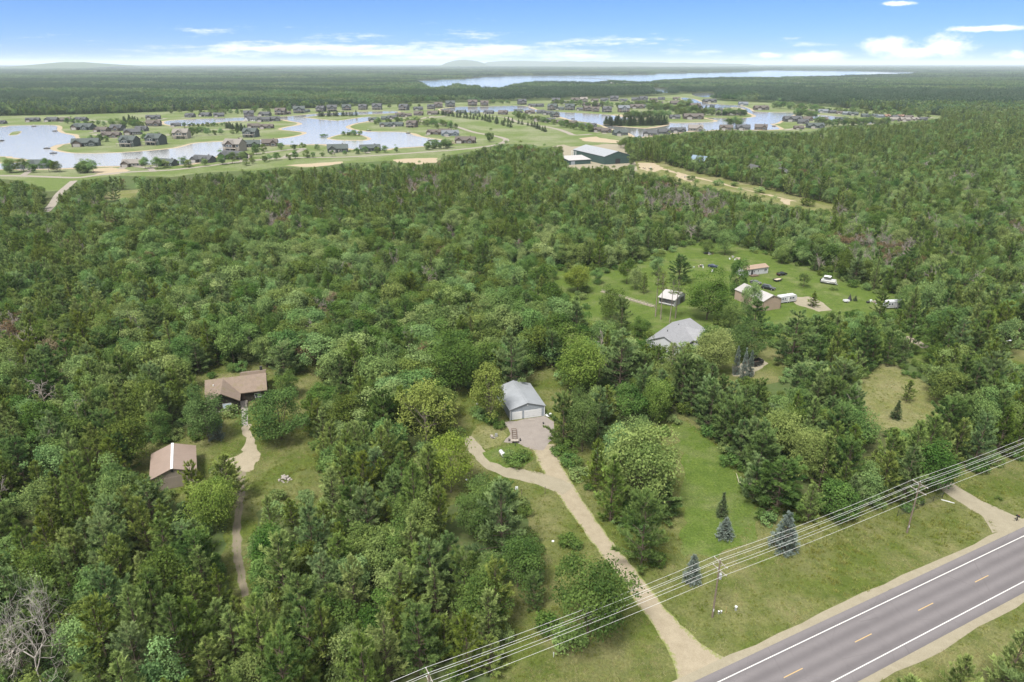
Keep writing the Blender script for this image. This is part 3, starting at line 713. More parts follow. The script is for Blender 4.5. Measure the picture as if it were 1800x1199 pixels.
# drives and paths
D1 = [G(*p) for p in [(1242, 1185), (1205, 1140), (1160, 1085), (1108, 1015), (1062, 958), (1020, 900), (988, 852), (967, 815), (955, 782)]]
strip('driveway', D1, [10.5, 5.6, 4.0, 3.7, 3.7, 4.0, 4.8, 5.2, 5.6], .038, GRAVEL, amp=.5, label='sandy two-track driveway from the highway to the garage')
strip('driveway', [G(*p) for p in [(1000, 862), (950, 842), (900, 832), (862, 816), (838, 792), (822, 768)]], [4.5, 4.6, 4.2, 3.8, 3.4, 2.2], .041, GRAVELP, amp=.5, label='curved spur of the driveway round the shrub island')
sheet('paved_yard', ragged(gpoly([(884, 744), (897, 741), (957, 731), (975, 742), (972, 770), (955, 792), (930, 790), (908, 780), (885, 778), (898, 762)]), .8, .5), .046, PAD, label='cracked concrete apron in front of the grey garage')
sheet('bare_patch', ragged(gpoly([(835, 745), (885, 748), (890, 765), (880, 782), (850, 790), (830, 770)]), 1, 1.2), .034, MEADOW, label='dry brown patch beside the concrete apron')
sheet('lawn', ragged(gpoly([(846, 797), (872, 788), (905, 778), (930, 788), (940, 806), (922, 821), (890, 822), (862, 813)]), .8, .6), .05, LAWNB, label='grass island inside the driveway loop')
strip('driveway', [G(*p) for p in [(1640, 838), (1668, 858), (1706, 882), (1748, 905), (1785, 930)]], [3.5, 4.6, 4.8, 6, 11], .042, GRAVELP, amp=.35, label='pale gravel driveway meeting the highway beside the mailbox')
sheet('driveway', ragged(gpoly([(427, 745), (438, 745), (448, 775), (456, 800), (446, 824), (432, 830), (410, 818), (396, 808), (416, 802), (430, 786), (426, 762)]), .8, 1.1), .04, GRAVEL2, label='gravel turnaround below the log house')
sheet('walkway', gpoly([(424, 713), (435, 712), (436, 748), (425, 748)]), .046, CONC, label='pale concrete walk to the log house porch')
strip('track', [G(*p) for p in [(425, 825), (424, 870), (418, 910), (416, 950), (420, 990), (432, 1048)]], [2.0, 1.4, 1.6, 1.8, 1.7, 1.2], .036, TRACKM, amp=.5, label='narrow sandy two-track lane through the young pines')
sheet('driveway', ragged(gpoly([(1385, 522), (1425, 522), (1450, 534), (1462, 545), (1440, 548), (1400, 536)]), 1, .8), .05, GRAVELP, label='gravel turning area behind the tan barn')
strip('track', [G(*p) for p in [(1590, 592), (1608, 600), (1630, 612)]], 3.4, .05, GRAVELP, amp=.3, label='short stretch of gravel lane among eastern trees')
strip('track', [G(*p) for p in [(130, 318), (105, 340), (92, 360), (78, 374)]], 5, .07, PATHG, label='paved lane dropping into the western forest')
sheet('bare_sand', ragged(gpoly([(1285, 645), (1335, 628), (1350, 640), (1320, 660), (1290, 662)]), 1, 1), .05, GRAVELP, label='bare sand under the dark trailer')
for i, q in enumerate([[(1122, 286), (1150, 287), (1168, 296), (1150, 303), (1125, 298)], [(1190, 302), (1225, 312), (1215, 320), (1190, 312)], [(1372, 349), (1390, 352), (1388, 361), (1374, 357)]]):
    sheet('bare_sand', ragged(gpoly(q), 2, 2, i), .05, SAND, label=['sand pile area with scrap at the head of the strip', 'bare sandy patch midway along the weedy strip', 'small sand scar near the end of the strip'][i])

strip('track', [G(*p) for p in [(1165, 297), (1200, 307), (1240, 316), (1300, 331), (1350, 343), (1400, 354)]], [6, 3.5, 4, 1.8, 3, 1.5], .055, SAND, amp=2.5, label='sandy wheel track along the weedy strip')
# lagoons, far lakes, beaches, islands
W_MAIN = [(-260, 226), (-60, 224), (0, 224), (20, 221.5), (60, 220.5), (98, 221), (100, 229), (108, 234), (130, 239), (132, 246), (122, 252), (100, 255), (88, 260), (90, 263.5), (100, 266.5), (133, 270), (212, 269), (300, 262), (325, 257), (350, 251.5), (417, 248.5), (457, 246), (492, 244), (517, 241), (537, 236), (538, 233), (528, 231.5), (495, 228), (505, 224), (529, 219.5), (529, 216.5), (513, 213.5), (497, 210.5), (470, 211.5), (430, 212.5), (400, 214), (340, 220), (318, 222), (293, 219), (293, 213), (350, 209.5), (427, 207), (492, 205.5), (517, 204), (550, 201), (600, 198), (630, 197), (693, 196), (693, 199), (640, 201.5), (600, 202.5), (565, 203), (538, 206), (537, 207.5), (583, 212), (600, 212), (649, 205.5), (650, 212), (625, 217), (609, 222), (610, 226), (625, 229.5), (650, 232), (700, 232.5), (720, 235), (733, 240), (777, 247), (792, 251.5), (790, 253.5), (758, 256.5), (690, 261), (672, 264), (618, 262), (573, 254), (510, 255), (488, 254), (458, 256), (417, 262), (388, 272), (367, 280), (332, 289), (308, 290), (250, 290), (213, 292), (160, 293), (117, 296), (45, 298), (0, 298), (-260, 300)]
W_EAST = [(777, 192), (808, 188), (850, 187.5), (908, 186), (928, 188), (940, 192.5), (980, 197), (1017, 199), (1067, 202), (1100, 207), (1125, 211), (1172, 215.5), (1183, 216.8), (1250, 215), (1261, 212), (1242, 207.5), (1275, 208.3), (1308, 208), (1329, 205), (1323, 201), (1313, 197), (1311, 193), (1292, 188.5), (1273, 190.5), (1235, 191), (1231, 185), (1215, 183), (1208, 179.5), (1197, 173.5), (1205, 172), (1222, 175), (1235, 180.5), (1267, 184), (1300, 186), (1317, 191.5), (1324, 196), (1358, 198), (1398, 199), (1383, 207), (1364, 217), (1354, 218.5), (1371, 226.5), (1348, 228.5), (1267, 228), (1238, 230.5), (1208, 231), (1168, 236), (1133, 240), (1120, 242), (1105, 234), (1073, 226), (1050, 218), (1008, 212), (983, 204.5), (960, 198.5), (922, 196), (900, 196), (850, 197.5), (817, 197.5), (778, 194.5)]
W_CH = [(1430, 202.5), (1460, 204), (1500, 208), (1541, 212.5), (1540, 217.5), (1470, 214.5), (1426, 211.5)]
W_FAR1 = [(1218, 164.5), (1252, 164), (1252, 170), (1235, 171), (1220, 168)]
W_FAR2 = [(1142, 155.5), (1170, 155.5), (1178, 159), (1172, 163), (1150, 160.5)]
W_LAKE = [(728, 141), (772, 140), (807, 140), (822, 137.5), (850, 135), (892, 133), (1000, 132.3), (1148, 131), (1152, 129), (1207, 128.3), (1280, 127), (1300, 126.5), (1347, 123.4), (1480, 124.6), (1650, 127.6), (1580, 133.5), (1433, 138), (1367, 140), (1267, 140), (1230, 141.5), (1167, 145), (1130, 149), (1073, 146), (1050, 150), (1000, 149), (950, 148), (908, 152), (880, 160), (850, 160), (825, 155), (800, 152), (783, 160), (757, 160), (745, 152)]
W_HOR = [(832, 116.2), (1000, 115.6), (1200, 116.3), (1296, 118.4), (1200, 119.3), (1000, 118.6), (880, 118.0)]
WATERS = [W_MAIN, W_EAST, W_CH, W_FAR1, W_FAR2, W_LAKE, W_HOR]
WNAMES = ['winding lagoon with sandy beaches on the left', 'eastern lagoon winding between lakeside houses', 'narrow canal between the last rows of houses', 'small pond at the end of the eastern lagoon', 'pale pond beyond the northern houses', 'broad pale lake beyond the forest', 'thin bright lake on the horizon']
for i, w in enumerate(WATERS):
    pts = [tuple(p) for p in gpoly(smooth_poly(w, 3) if i < 6 else w)]
    if i < 3:                                                           # beach: a sand ribbon following the waterline
        n = len(pts); Vb, Fb = [], []
        for k in range(n):
            d = (Vector(pts[(k + 1) % n]) - Vector(pts[(k - 1) % n])).normalized(); nn = Vector((-d.y, d.x))
            wd = 6.0 + 4.5 * mnoise.noise(Vector((pts[k][0] * .02, pts[k][1] * .02, i)))
            Vb += [(pts[k][0] + nn.x * wd, pts[k][1] + nn.y * wd, .16), (pts[k][0] - nn.x * wd, pts[k][1] - nn.y * wd, .16)]
            a = 2 * k; b = 2 * ((k + 1) % n); Fb.append((a, a + 1, b + 1, b))
        me = bpy.data.meshes.new('beach'); me.from_pydata(Vb, [], Fb); me.materials.append(SAND); me.update()
        tag(link('beach', me), 'strip of tan sand along the shore of the %s' % WNAMES[i].split(' with')[0].split(' between')[0], kind='structure')
    sheet('water', pts, .24 if i < 5 else 1.0, WATER, label=WNAMES[i])
def island(px, name, label, hgt=.9):
    pts = [Vector(p) for p in gpoly(smooth_poly(px, 3))]; c = sum(pts, Vector((0, 0))) / len(pts)
    for (k, z0, z1, mt, nm) in ((1.0, .2, .34, SAND, 'beach'), (.82, .3, hgt, FIELD, 'grass_bank')):
        n = len(pts); A = [c + (p - c) * k for p in pts]; B = [c + (p - c) * k * .86 for p in pts]
        Vv = [(p.x, p.y, z0) for p in A] + [(p.x, p.y, z1) for p in B] + [(c.x, c.y, z1 + .25)]
        Ff = [(i, (i + 1) % n, n + (i + 1) % n, n + i) for i in range(n)] + [(n + i, n + (i + 1) % n, 2 * n) for i in range(n)]
        me = bpy.data.meshes.new(nm); me.from_pydata(Vv, [], Ff); me.materials.append(mt); me.update()
        if nm == 'beach': root = tag(link('island', me), label, kind='structure')
        else: link(nm, me, root)
island([(14, 238), (20, 233), (28, 231), (38, 231), (37, 234), (30, 237.5), (20, 238.5)], 'island', 'tiny grassy island in the left lagoon')
island([(573, 243.5), (590, 238), (610, 235), (630, 236), (653, 243), (646, 247.5), (600, 247.5), (580, 246)], 'island', 'green island with a sandy rim in the middle lagoon')
island([(1058, 217.5), (1075, 213.5), (1120, 213), (1172, 215.5), (1178, 220.5), (1142, 226.5), (1110, 225), (1067, 221)], 'island', 'wooded island in the eastern lagoon')
island([(-260, 276), (0, 275), (25, 277), (56, 281.5), (46, 285), (0, 288), (-260, 291)], 'island', 'grassy sandbar with a tan beach at the left edge')
strip('causeway', [G(*p) for p in [(878, 135.6), (960, 136.6), (1030, 138), (1074, 139.8)]], 26, 2.4, plain('causeway_soil', (.12, .10, .08), .9, .1), label='thin brown causeway across the far lake')
# subdivision streets
for i, (pts, w_) in enumerate([([(-260, 308), (0, 309), (80, 311), (133, 312.5), (165, 309), (220, 303), (300, 299), (367, 291.7), (427, 284), (500, 278), (600, 276.5), (683, 272), (767, 266), (808, 263), (867, 256), (886, 250), (889, 245), (873, 240), (833, 232.5), (800, 222.5), (767, 217), (735, 211), (763, 204)], 7),
                               ([(860, 204), (892, 207), (905, 213), (933, 219), (975, 226), (997, 233), (1010, 237.5), (1040, 236)], 8),
                               ([(427, 284), (440, 272), (470, 268), (520, 262), (533, 262), (520, 268), (500, 277)], 7),
                               ([(165, 236), (220, 243), (290, 238), (330, 233), (380, 228), (430, 228)], 8), ([(120, 208), (200, 214), (260, 213), (293, 208)], 8), ([(1265, 200), (1200, 202), (1150, 201), (1100, 202)], 8),
                               ([(1380, 229), (1450, 219), (1540, 219.5)], 8), ([(1400, 192), (1480, 199), (1600, 206), (1640, 207)], 12), ([(960, 188), (1050, 184), (1180, 179)], 9),
                               ([(40, 309), (57, 298)], 5), ([(237, 293), (262, 296), (270, 302)], 5), ([(700, 207), (735, 209), (790, 203)], 8)]):
    strip('street', [G(*p) for p in pts], w_, .12 + .005 * i, PATHG, label=['long pale lane winding past the near lagoon and round the bend', 'pale lane past the middle houses', 'loop drive beside the near lagoon houses', 'lane along the central peninsula', 'lane behind the far left houses', 'lane on the eastern peninsula', 'lane at the eastern canal', 'sandy lane along the eastern house row', 'lane among the northern houses', 'short drive to the leftmost near house', 'white concrete drive to a near lagoon house', 'lane across the middle neck of land'][i])
for i, q in enumerate([[(690, 281), (735, 278), (770, 278), (766, 286), (735, 289), (700, 286)], [(1018, 243), (1045, 240.5), (1070, 245), (1095, 248), (1085, 252), (1030, 249)], [(500, 291), (550, 287), (602, 284), (603, 288), (550, 294)], [(160, 297), (200, 294), (232, 299), (210, 306), (170, 309)], [(1040, 203), (1140, 200), (1150, 209), (1110, 208), (1060, 205)]]):
    sheet('bare_sand', ragged(gpoly(q), 4, 4, i), .105, SAND, label=['eroded tan sand bank at the forest edge', 'sandy excavation behind the dark green shed', 'bare sand scar below the row of young trees', 'bare building lot beside the near lagoon', 'sandy lots on the eastern peninsula'][i])

# far hills
def hill(px0, px1, profile, dist, label):
    """rounded ridge: profile of image rows across its width"""
    n = len(profile); Vv, Ff = [], []
    for i, row in enumerate(profile):
        px = px0 + (px1 - px0) * i / (n - 1); x = (px - 900) / F * dist * CP; h = max(1, rise(Vector((0, dist, 0)), row))
        for (dy, k) in ((-1500, 0), (-800, .55), (0, 1), (1100, .6), (2200, 0)): Vv.append((x, dist + dy, h * k - .5))
    for i in range(n - 1):
        for j in range(4): a = i * 5 + j; Ff.append((a, a + 5, a + 6, a + 1))
    me = bpy.data.meshes.new('hill'); me.from_pydata(Vv, [], Ff); me.materials.append(GROUND); me.polygons.foreach_set('use_smooth', [True] * len(Ff)); me.update()
    tag(link('hill', me), label, kind='structure')
hill(60, 205, [117, 113, 110.8, 109.4, 108.8, 109.2, 109.0, 110.2, 111.2, 113, 117], 13000, 'long wooded bluff on the horizon at the left')
hill(775, 860, [116, 110, 107, 105.6, 105.2, 105.8, 107.5, 110.5, 116], 19000, 'rounded wooded hill on the horizon beyond the lake')
hill(835, 1340, [116, 109, 107.2, 106.6, 106.8, 107.6, 108.2, 107.0, 108.2, 107.4, 108.4, 109, 108.6, 109.5, 109.3, 110.4, 110, 111, 110.8, 111.6, 112, 113, 116], 22500, 'low chain of blue hills on the horizon')

# ---------------------------------------------------------------- the named buildings
R = math.radians
GREYROOF = ribbed('pale_steel_roof', (.235, .248, .265), 1, .45, .45, .25, .12)
GREYWALL = ribbed('blue_grey_steel_siding', (.235, .262, .295), 0, .30, .5, .2, .12)
TANROOF = ribbed('tan_steel_roof', (.205, .155, .126), 1, .45, .5, .15, .10, (0.219, 0.173, 0.150))
TANWALL = ribbed('beige_steel_siding', (0.214, 0.182, 0.150), 0, .30, .55, .1, .12)
WHITEROOF = ribbed('white_steel_roof', (.300, .288, .280), 1, .45, .45, .15, .08)
BARNWALL = ribbed('tan_barn_siding', (0.281, 0.217, 0.170), 0, .30, .55, .1, .10)
BROWNSH = shingle('brown_shingles', (.112, .086, .068), (.175, .136, .108), (0.121, 0.106, 0.054))
GREYSH = shingle('grey_shingles', (.135, .138, .147), (.21, .212, .222))
TANSH = shingle('tan_shingles', (.175, .128, .096), (.235, .178, .135))
LOG = plain('dark_stained_logs', (.028, .024, .018), .7, .3, var=.4, scale=3)
VINYL = plain('white_vinyl', (.36, .37, .385), .6, .3, var=.08, grime=(0.320, 0.320, 0.307))
SHEDW = plain('grey_green_shed', (0.173, 0.185, 0.166), .7, .2, var=.2, grime=(0.102, 0.096, 0.083))
GREENST = ribbed('dark_green_steel', (0.035, 0.067, 0.061), 0, .35, .5, .15, .15)
FRAMEW = WHITEP

def window(parent, x0, x1, z0, z1, y, face='front', glass=GLASS, frame=True, bars=1):
    """window on a wall plane; front: plane y, looking to -y; side: plane x"""
    def bx(m_, a0, a1, b0, b1, d0, d1):
        if face == 'front': m_.box(a0, a1, y - d1, y - d0, b0, b1)
        elif face == 'left': m_.box(y - d1, y - d0, a0, a1, b0, b1)
        else: m_.box(y + d0, y + d1, a0, a1, b0, b1)
        return m_
    w = bx(M(), x0, x1, z0, z1, -.02, .03).obj('window', glass, parent)
    if frame:
        fm = M(); t_ = .09
        bx(fm, x0 - t_, x1 + t_, z1, z1 + t_, 0, .06); bx(fm, x0 - t_, x1 + t_, z0 - t_, z0, 0, .07); bx(fm, x0 - t_, x0, z0, z1, 0, .06); bx(fm, x1, x1 + t_, z0, z1, 0, .06)
        for b in range(bars): xm = x0 + (x1 - x0) * (b + 1) / (bars + 1); bx(fm, xm - .04, xm + .04, z0, z1, .03, .06)
        fm.obj('window_frame', FRAMEW, w)
    return w

# grey three-bay garage
gl = G(896.7, 739); ga = R(15.6)
g = thing('garage', 'pale blue-grey metal garage with white overhead doors at the driveway end', 'garage', gl, ga)
GWd, GLn, GE, GR_ = 9.2, 13.4, 2.95, 4.35
M().gable_body(0, GWd, 0, GLn, GE, GR_, 'y').obj('wall', GREYWALL, g)
M().gable_roof(0, GWd, 0, GLn, GE, GR_, 'y', .3, .12, .25).obj('roof', GREYROOF, g)
M().box(GWd / 2 - .18, GWd / 2 + .18, -.27, GLn + .27, GR_ + .10, GR_ + .20).obj('ridge_cap', GREYROOF, g)
for (a, b) in ((.5, 3.2), (3.75, 8.4)):
    dd = M().box(a, b, -.05, .02, .05, 2.25).obj('garage_door', WHITEP, g)
    for k in range(1, 4): M().box(a + .02, b - .02, -.062, -.05, .05 + .55 * k - .02, .05 + .55 * k + .02).obj('panel_joint', STEEL, dd)
for x in (0, GWd): M().box(x - .08, x + .08, -.07, .09, 0, GE - .05).obj('corner_trim', WHITEP, g)
M().box(GWd / 2 - .12, GWd / 2 + .12, -.10, 0, 3.62, 3.85).obj('gable_light', WHITEP, g)
M().box(GWd - .5, GWd + .9, GLn + .05, GLn + 1.6, 0, 1.5).obj('rear_lean_to', WOODG, g)
M().tube((GWd * .62, GLn + .8, 0), (GWd * .62, GLn + .8, 4.5), .28, .28, 8).obj('chimney_pipe', DARKM, g)

# tan-roofed outbuilding
ta = R(24)
tl = Vector((-76.2, 122.4, 0))
t_ = thing('outbuilding', 'beige outbuilding with a tan metal roof and pale ridge strip', 'outbuilding', tl, ta)
M().gable_body(0, 8.6, 0, 10.9, 3.25, 4.85, 'y').obj('wall', TANWALL, t_)
M().gable_roof(0, 8.6, 0, 10.9, 3.25, 4.85, 'y', .35, .12, .3).obj('roof', TANROOF, t_)
M().box(4.3 - .25, 4.3 + .25, -.33, 11.23, 4.93, 5.02).obj('ridge_cap', WHITEP, t_)
M().box(4.0, 4.5, -.12, .02, 4.05, 4.45).obj('gable_vent', DARKM, t_)
M().box(2.3, 6.6, -.05, .02, .1, 2.75).obj('garage_door', TANWALL, t_)
M().box(6.2, 7.1, 10.85, 10.95, .1, 2.1).obj('door', WHITEP, t_)

# log house: long block and a front-facing wing
la = R(17.7); lo_ = Vector((-82.6, 166.0, 0))
lh = thing('log_house', 'dark log house with brown shingle roof at the end of the gravel drive', 'house', lo_, la)
M().gable_body(.4, 15.3, -4.9, 4.6, 3.1, 5.55, 'x').obj('main_wall', LOG, lh)
M().gable_roof(.4, 15.3, -4.9, 4.6, 3.1, 5.55, 'x', .55, .2, .35).obj('main_roof', BROWNSH, lh)
M().gable_body(.8, 8.4, -9.0, -1.0, 3.1, 5.35, 'y').obj('wing_wall', LOG, lh)
wr = M(); wr.gable_roof(.8, 8.4, -9.0, .2, 3.1, 5.40, 'y', .6, .2, .8); wr.obj('wing_roof', BROWNSH, lh)
M().gable_roof(9.1, 15.25, .6, 5.6, 4.2, 5.75, 'x', .3, .2, .3, .12).obj('rear_dormer_roof', BROWNSH, lh)
M().gable_body(9.3, 15.1, .6, 5.6, 4.2, 5.7, 'x', 3.0, .12).obj('rear_dormer_wall', LOG, lh)
window(lh, 4.6, 6.6, 1.0, 2.2, -9.02, glass=PALEGLASS)
window(lh, 12.4, 13.8, 1.1, 2.1, -4.92)
M().box(1.0, 8.2, -9.12, -9.0, 0, .35).obj('foundation', CONC, lh)
M().box(8.45, 10.3, -7.4, -4.95, 0, .55).obj('porch_deck', WOODG, lh)
for k in range(3): M().box(8.7, 10.2, -8.2 - .3 * k, -7.4 - .3 * k, 0, .42 - .14 * k).obj('step', WOODG, lh)
for x in (8.6, 10.2): M().box(x - .06, x + .06, -7.35, -7.23, .55, 1.5).obj('porch_post', LOG, lh)
M().box(9.0, 9.9, -4.97, -4.9, .55, 2.55).obj('door', plain('brown_door', (.06, .04, .03)), lh)
M().tube((2.2, -2.2, 4.1), (2.2, -2.2, 5.0), .16, .16, 8).obj('vent_pipe', WHITEP, lh)
M().box(13.9, 14.6, 3.6, 4.2, 4.6, 6.15).obj('chimney', DARKM, lh)

# grey-roofed white house
ha = R(54); hl = Vector((47.5, 197.7, 0))
h = thing('house', 'white house with a broad grey shingle roof behind the pines', 'house', hl, ha)
M().gable_body(0, 20, -5.6, 5.6, 3.0, 5.6, 'x').obj('wall', VINYL, h)
M().gable_roof(0, 20, -5.6, 5.6, 3.0, 5.6, 'x', .5, .2, .35).obj('roof', GREYSH, h)
M().gable_body(9.5, 17.0, -9.2, -2, 3.0, 5.0, 'y').obj('wing_wall', VINYL, h)
M().gable_roof(9.5, 17.0, -9.2, -.6, 3.0, 5.05, 'y', .5, .2, .4).obj('wing_roof', GREYSH, h)
window(h, -3.6, -2.4, 1.0, 2.1, -.02, 'left'); window(h, 1.2, 2.4, 1.0, 2.1, -.02, 'left'); window(h, 2.2, 3.8, 1.0, 2.1, -5.62)
M().box(-.06, .03, -.6, .35, .1, 2.15).obj('door', DARKM, h)
for (x, y) in ((13, .8), (6, 1.6)): M().tube((x, y, 5.1), (x, y, 5.75), .12, .12, 6).obj('vent_pipe', DARKM, h)
M().box(1.0, 6.0, 5.7, 8.6, .25, .5).obj('rear_deck', WOODG, h)

# grey-green shed with a white roof
s_ = thing('shed', 'small grey-green shed with a white roof below the grey-roofed house', 'shed', G(1147, 655), R(-20))
M().gable_body(0, 6.8, 0, 6.2, 2.7, 3.7, 'x').obj('wall', SHEDW, s_)
M().gable_roof(0, 6.8, 0, 6.2, 2.7, 3.7, 'x', .3, .1, .25).obj('roof', WHITEROOF, s_)
M().box(3.6, 5.9, -.04, .02, .05, 2.2).obj('door', WOODG, s_)
M().box(-.05, .05, -.06, .1, 0, 2.65).obj('corner_trim', WHITEP, s_)

# open-fronted white shed
ws = thing('animal_shed', 'open-fronted pole shed with a bright white roof at the fence corner', 'shed', G(1157.5, 534), R(-38))
M().box(0, 6.4, 2.2, 9.2, 0, 2.7).obj('wall', VINYL, ws)
M().gable_body(6.25, 6.4, .1, 9.2, 2.75, 4.3, 'x', 0, .62).obj('end_wall', VINYL, ws)
M().gable_body(0, .15, .1, 9.2, 2.75, 4.3, 'x', 0, .62).obj('end_wall', VINYL, ws)
M().gable_roof(0, 6.4, 0, 9.3, 2.75, 4.3, 'x', .4, .12, .3, .62).obj('roof', WHITEROOF, ws)
for k in range(4): M().box(.05 + 2.03 * k, .2 + 2.03 * k, .05, .2, 0, 2.6).obj('post', WOODG, ws)
M().box(.2, 6.2, .02, .12, .55, .85).obj('rail', WHITEP, ws); M().box(.3, 4.6, .4, 1.4, .05, .45).obj('feed_bunk', STEEL, ws)
M().box(6.38, 6.46, 5.2, 8.2, .05, 2.4).obj('doorway_shade', DARKM, ws)  # solid dark slab: its colour stands in for the shade inside a doorway

# tan pole barn
ba = R(22.5)
b_ = thing('pole_barn', 'tan pole barn with a white metal roof beside the camper', 'barn', G(1339.8, 547.5), ba)
M().gable_body(0, 8.3, 0, 15.6, 3.9, 5.7, 'y').obj('wall', BARNWALL, b_)
M().gable_roof(0, 8.3, 0, 15.6, 3.9, 5.7, 'y', .3, .14, .25).obj('roof', WHITEROOF, b_)
M().box(3.95, 4.4, -.08, .02, 4.75, 5.15).obj('gable_vent', DARKM, b_)
M().box(2.2, 6.2, -.06, .02, .05, 3.1).obj('sliding_door', BARNWALL, b_)
for x in (0, 8.3): M().box(x - .07, x + .07, -.06, .08, 0, 3.85).obj('corner_trim', plain('brown_trim', (.10, .07, .05)) if 'brown_trim' not in MATS else MATS['brown_trim'], b_)

# mobile home
mh = thing('mobile_home', 'white mobile home with a tan shingle roof in the open yard', 'mobile home', G(1307, 486.5), R(23))
M().gable_body(0, 13.2, 0, 4.9, 2.9, 3.75, 'x', .15).obj('wall', VINYL, mh)
M().gable_roof(0, 13.2, 0, 4.9, 2.9, 3.75, 'x', .3, .14, .2).obj('roof', TANSH, mh)
window(mh, 11.0, 12.3, 1.2, 2.3, -.02); window(mh, 7.4, 7.9, 1.4, 2.1, -.02, bars=0); window(mh, 1.0, 2.2, 1.2, 2.2, -.02)
M().box(3.9, 4.9, -.05, .02, .4, 2.4).obj('door', DARKM, mh); window(mh, 5.1, 5.9, 1.2, 2.2, -.02)
M().box(2.8, 6.6, -2.2, -.08, .25, .45).obj('deck', RUSTY, mh)
for x in (2.85, 4.7, 6.5): M().box(x, x + .1, -2.2, -2.1, .45, 1.3).obj('deck_post', WOODG, mh)
M().box(.1, 13.1, .05, 4.8, 0, .18).obj('skirting', VINYL, mh)

# dark green industrial shed and its small neighbour
ib = thing('industrial_shed', 'large dark green metal shed with a pale grey roof beyond the forest', 'shed', G(1062, 289.5), R(23))
ir = rot2((0, 1), 0)
M().gable_body(0, 27.5, 0, 60, 7.0, 11.0, 'y').obj('wall', GREENST, ib)
M().gable_roof(0, 27.5, 0, 60, 7.0, 11.0, 'y', .4, .2, .3).obj('roof', GREYROOF, ib)
M().box(11.5, 16.5, -.1, .05, 0, 4.6).obj('doorway_shade', DARKM, ib)  # no real hole: dark panel painting the shaded interior of the entrance
for k in range(3): M().tube((-2.5, 50 + 4 * k, 0), (-2.5, 50 + 4 * k, 6.5), .35, .35, 6).obj('silo_pipe', WHITEP, ib)
sw = thing('storage_shed', 'low shed with a white metal roof in front of the dark green shed', 'shed', G(1000, 290), R(22))
M().gable_body(0, 22, 0, 21, 3.8, 5.6, 'x', 0, .9).obj('wall', GREENST, sw)
M().gable_roof(0, 22, 0, 21, 3.8, 5.6, 'x', .4, .16, .4, .9).obj('roof', WHITEROOF, sw)
M().box(2, 6, -.08, .04, 0, 3).obj('sliding_door', GREYWALL, sw)

# cabins in the eastern forest
def cabin(px, py, w, d, hh, rr, ang, roofm, wallm, label):
    o = thing('cabin', label, 'cabin', G(px, py), R(ang))
    M().gable_body(-w / 2, w / 2, 0, d, hh, rr, 'y').obj('wall', wallm, o); M().gable_roof(-w / 2, w / 2, 0, d, hh, rr, 'y', .6, .2, .8).obj('roof', roofm, o)
    window(o, -w * .28, -w * .05, 1.2, 2.6, -.02, bars=0); window(o, w * .08, w * .3, 1.2, 2.6, -.02, bars=0)
    window(o, -.7, .7, hh - .2, hh + 1.0, -.02, bars=0)
    M().box(-w / 2, w / 2, -2.4, -.1, .5, .7).obj('deck', WOODG, o)
    return o
BLUER = ribbed('blue_grey_steel_roof', (0.141, 0.192, 0.243), 1, .45, .45, .2)
cabin(1240, 296, 10, 14, 5, 10.0, 38, BLUER, plain('brown_siding', (.13, .085, .055)), 'cabin with a blue-grey steep roof among the eastern trees')
cabin(1331, 311, 11, 12, 4.5, 8.6, 10, plain('charcoal_roof', (.06, .06, .06), .9), MATS['brown_siding'], 'steep dark cabin with pale gable edge in the eastern trees')
cabin(1367, 314, 13, 12, 4.5, 7.6, -30, MATS['charcoal_roof'], MATS['brown_siding'], 'brown cabin half hidden by pines next to the steep dark cabin')

# ---------------------------------------------------------------- lakeside houses
ROOFS = dict(k=shingle('charcoal_shingles', (0.041, 0.043, 0.046), (0.078, 0.081, 0.084)), g=shingle('green_grey_shingles', (0.039, 0.048, 0.045), (0.073, 0.086, 0.082)), b=shingle('dark_brown_shingles', (0.057, 0.049, 0.044), (0.101, 0.089, 0.079)), t=shingle('tan_grey_shingles', (0.123, 0.112, 0.101), (0.178, 0.165, 0.150)), o=shingle('rust_brown_shingles', (0.121, 0.077, 0.058), (0.181, 0.119, 0.088)), u=shingle('blue_grey_shingles', (0.079, 0.090, 0.101), (0.128, 0.140, 0.153)))
WALLS = dict(k=plain('charcoal_siding', (0.062, 0.065, 0.065)), g=plain('green_siding', (0.047, 0.059, 0.055)), b=plain('brown_log_siding', (0.074, 0.059, 0.048)), t=plain('tan_siding', (0.189, 0.172, 0.150)), o=plain('rust_siding', (0.143, 0.086, 0.063)), u=plain('blue_siding', (0.117, 0.143, 0.165)), w=VINYL)
GDOOR = plain('garage_door_beige', (.26, .25, .235), var=.1)
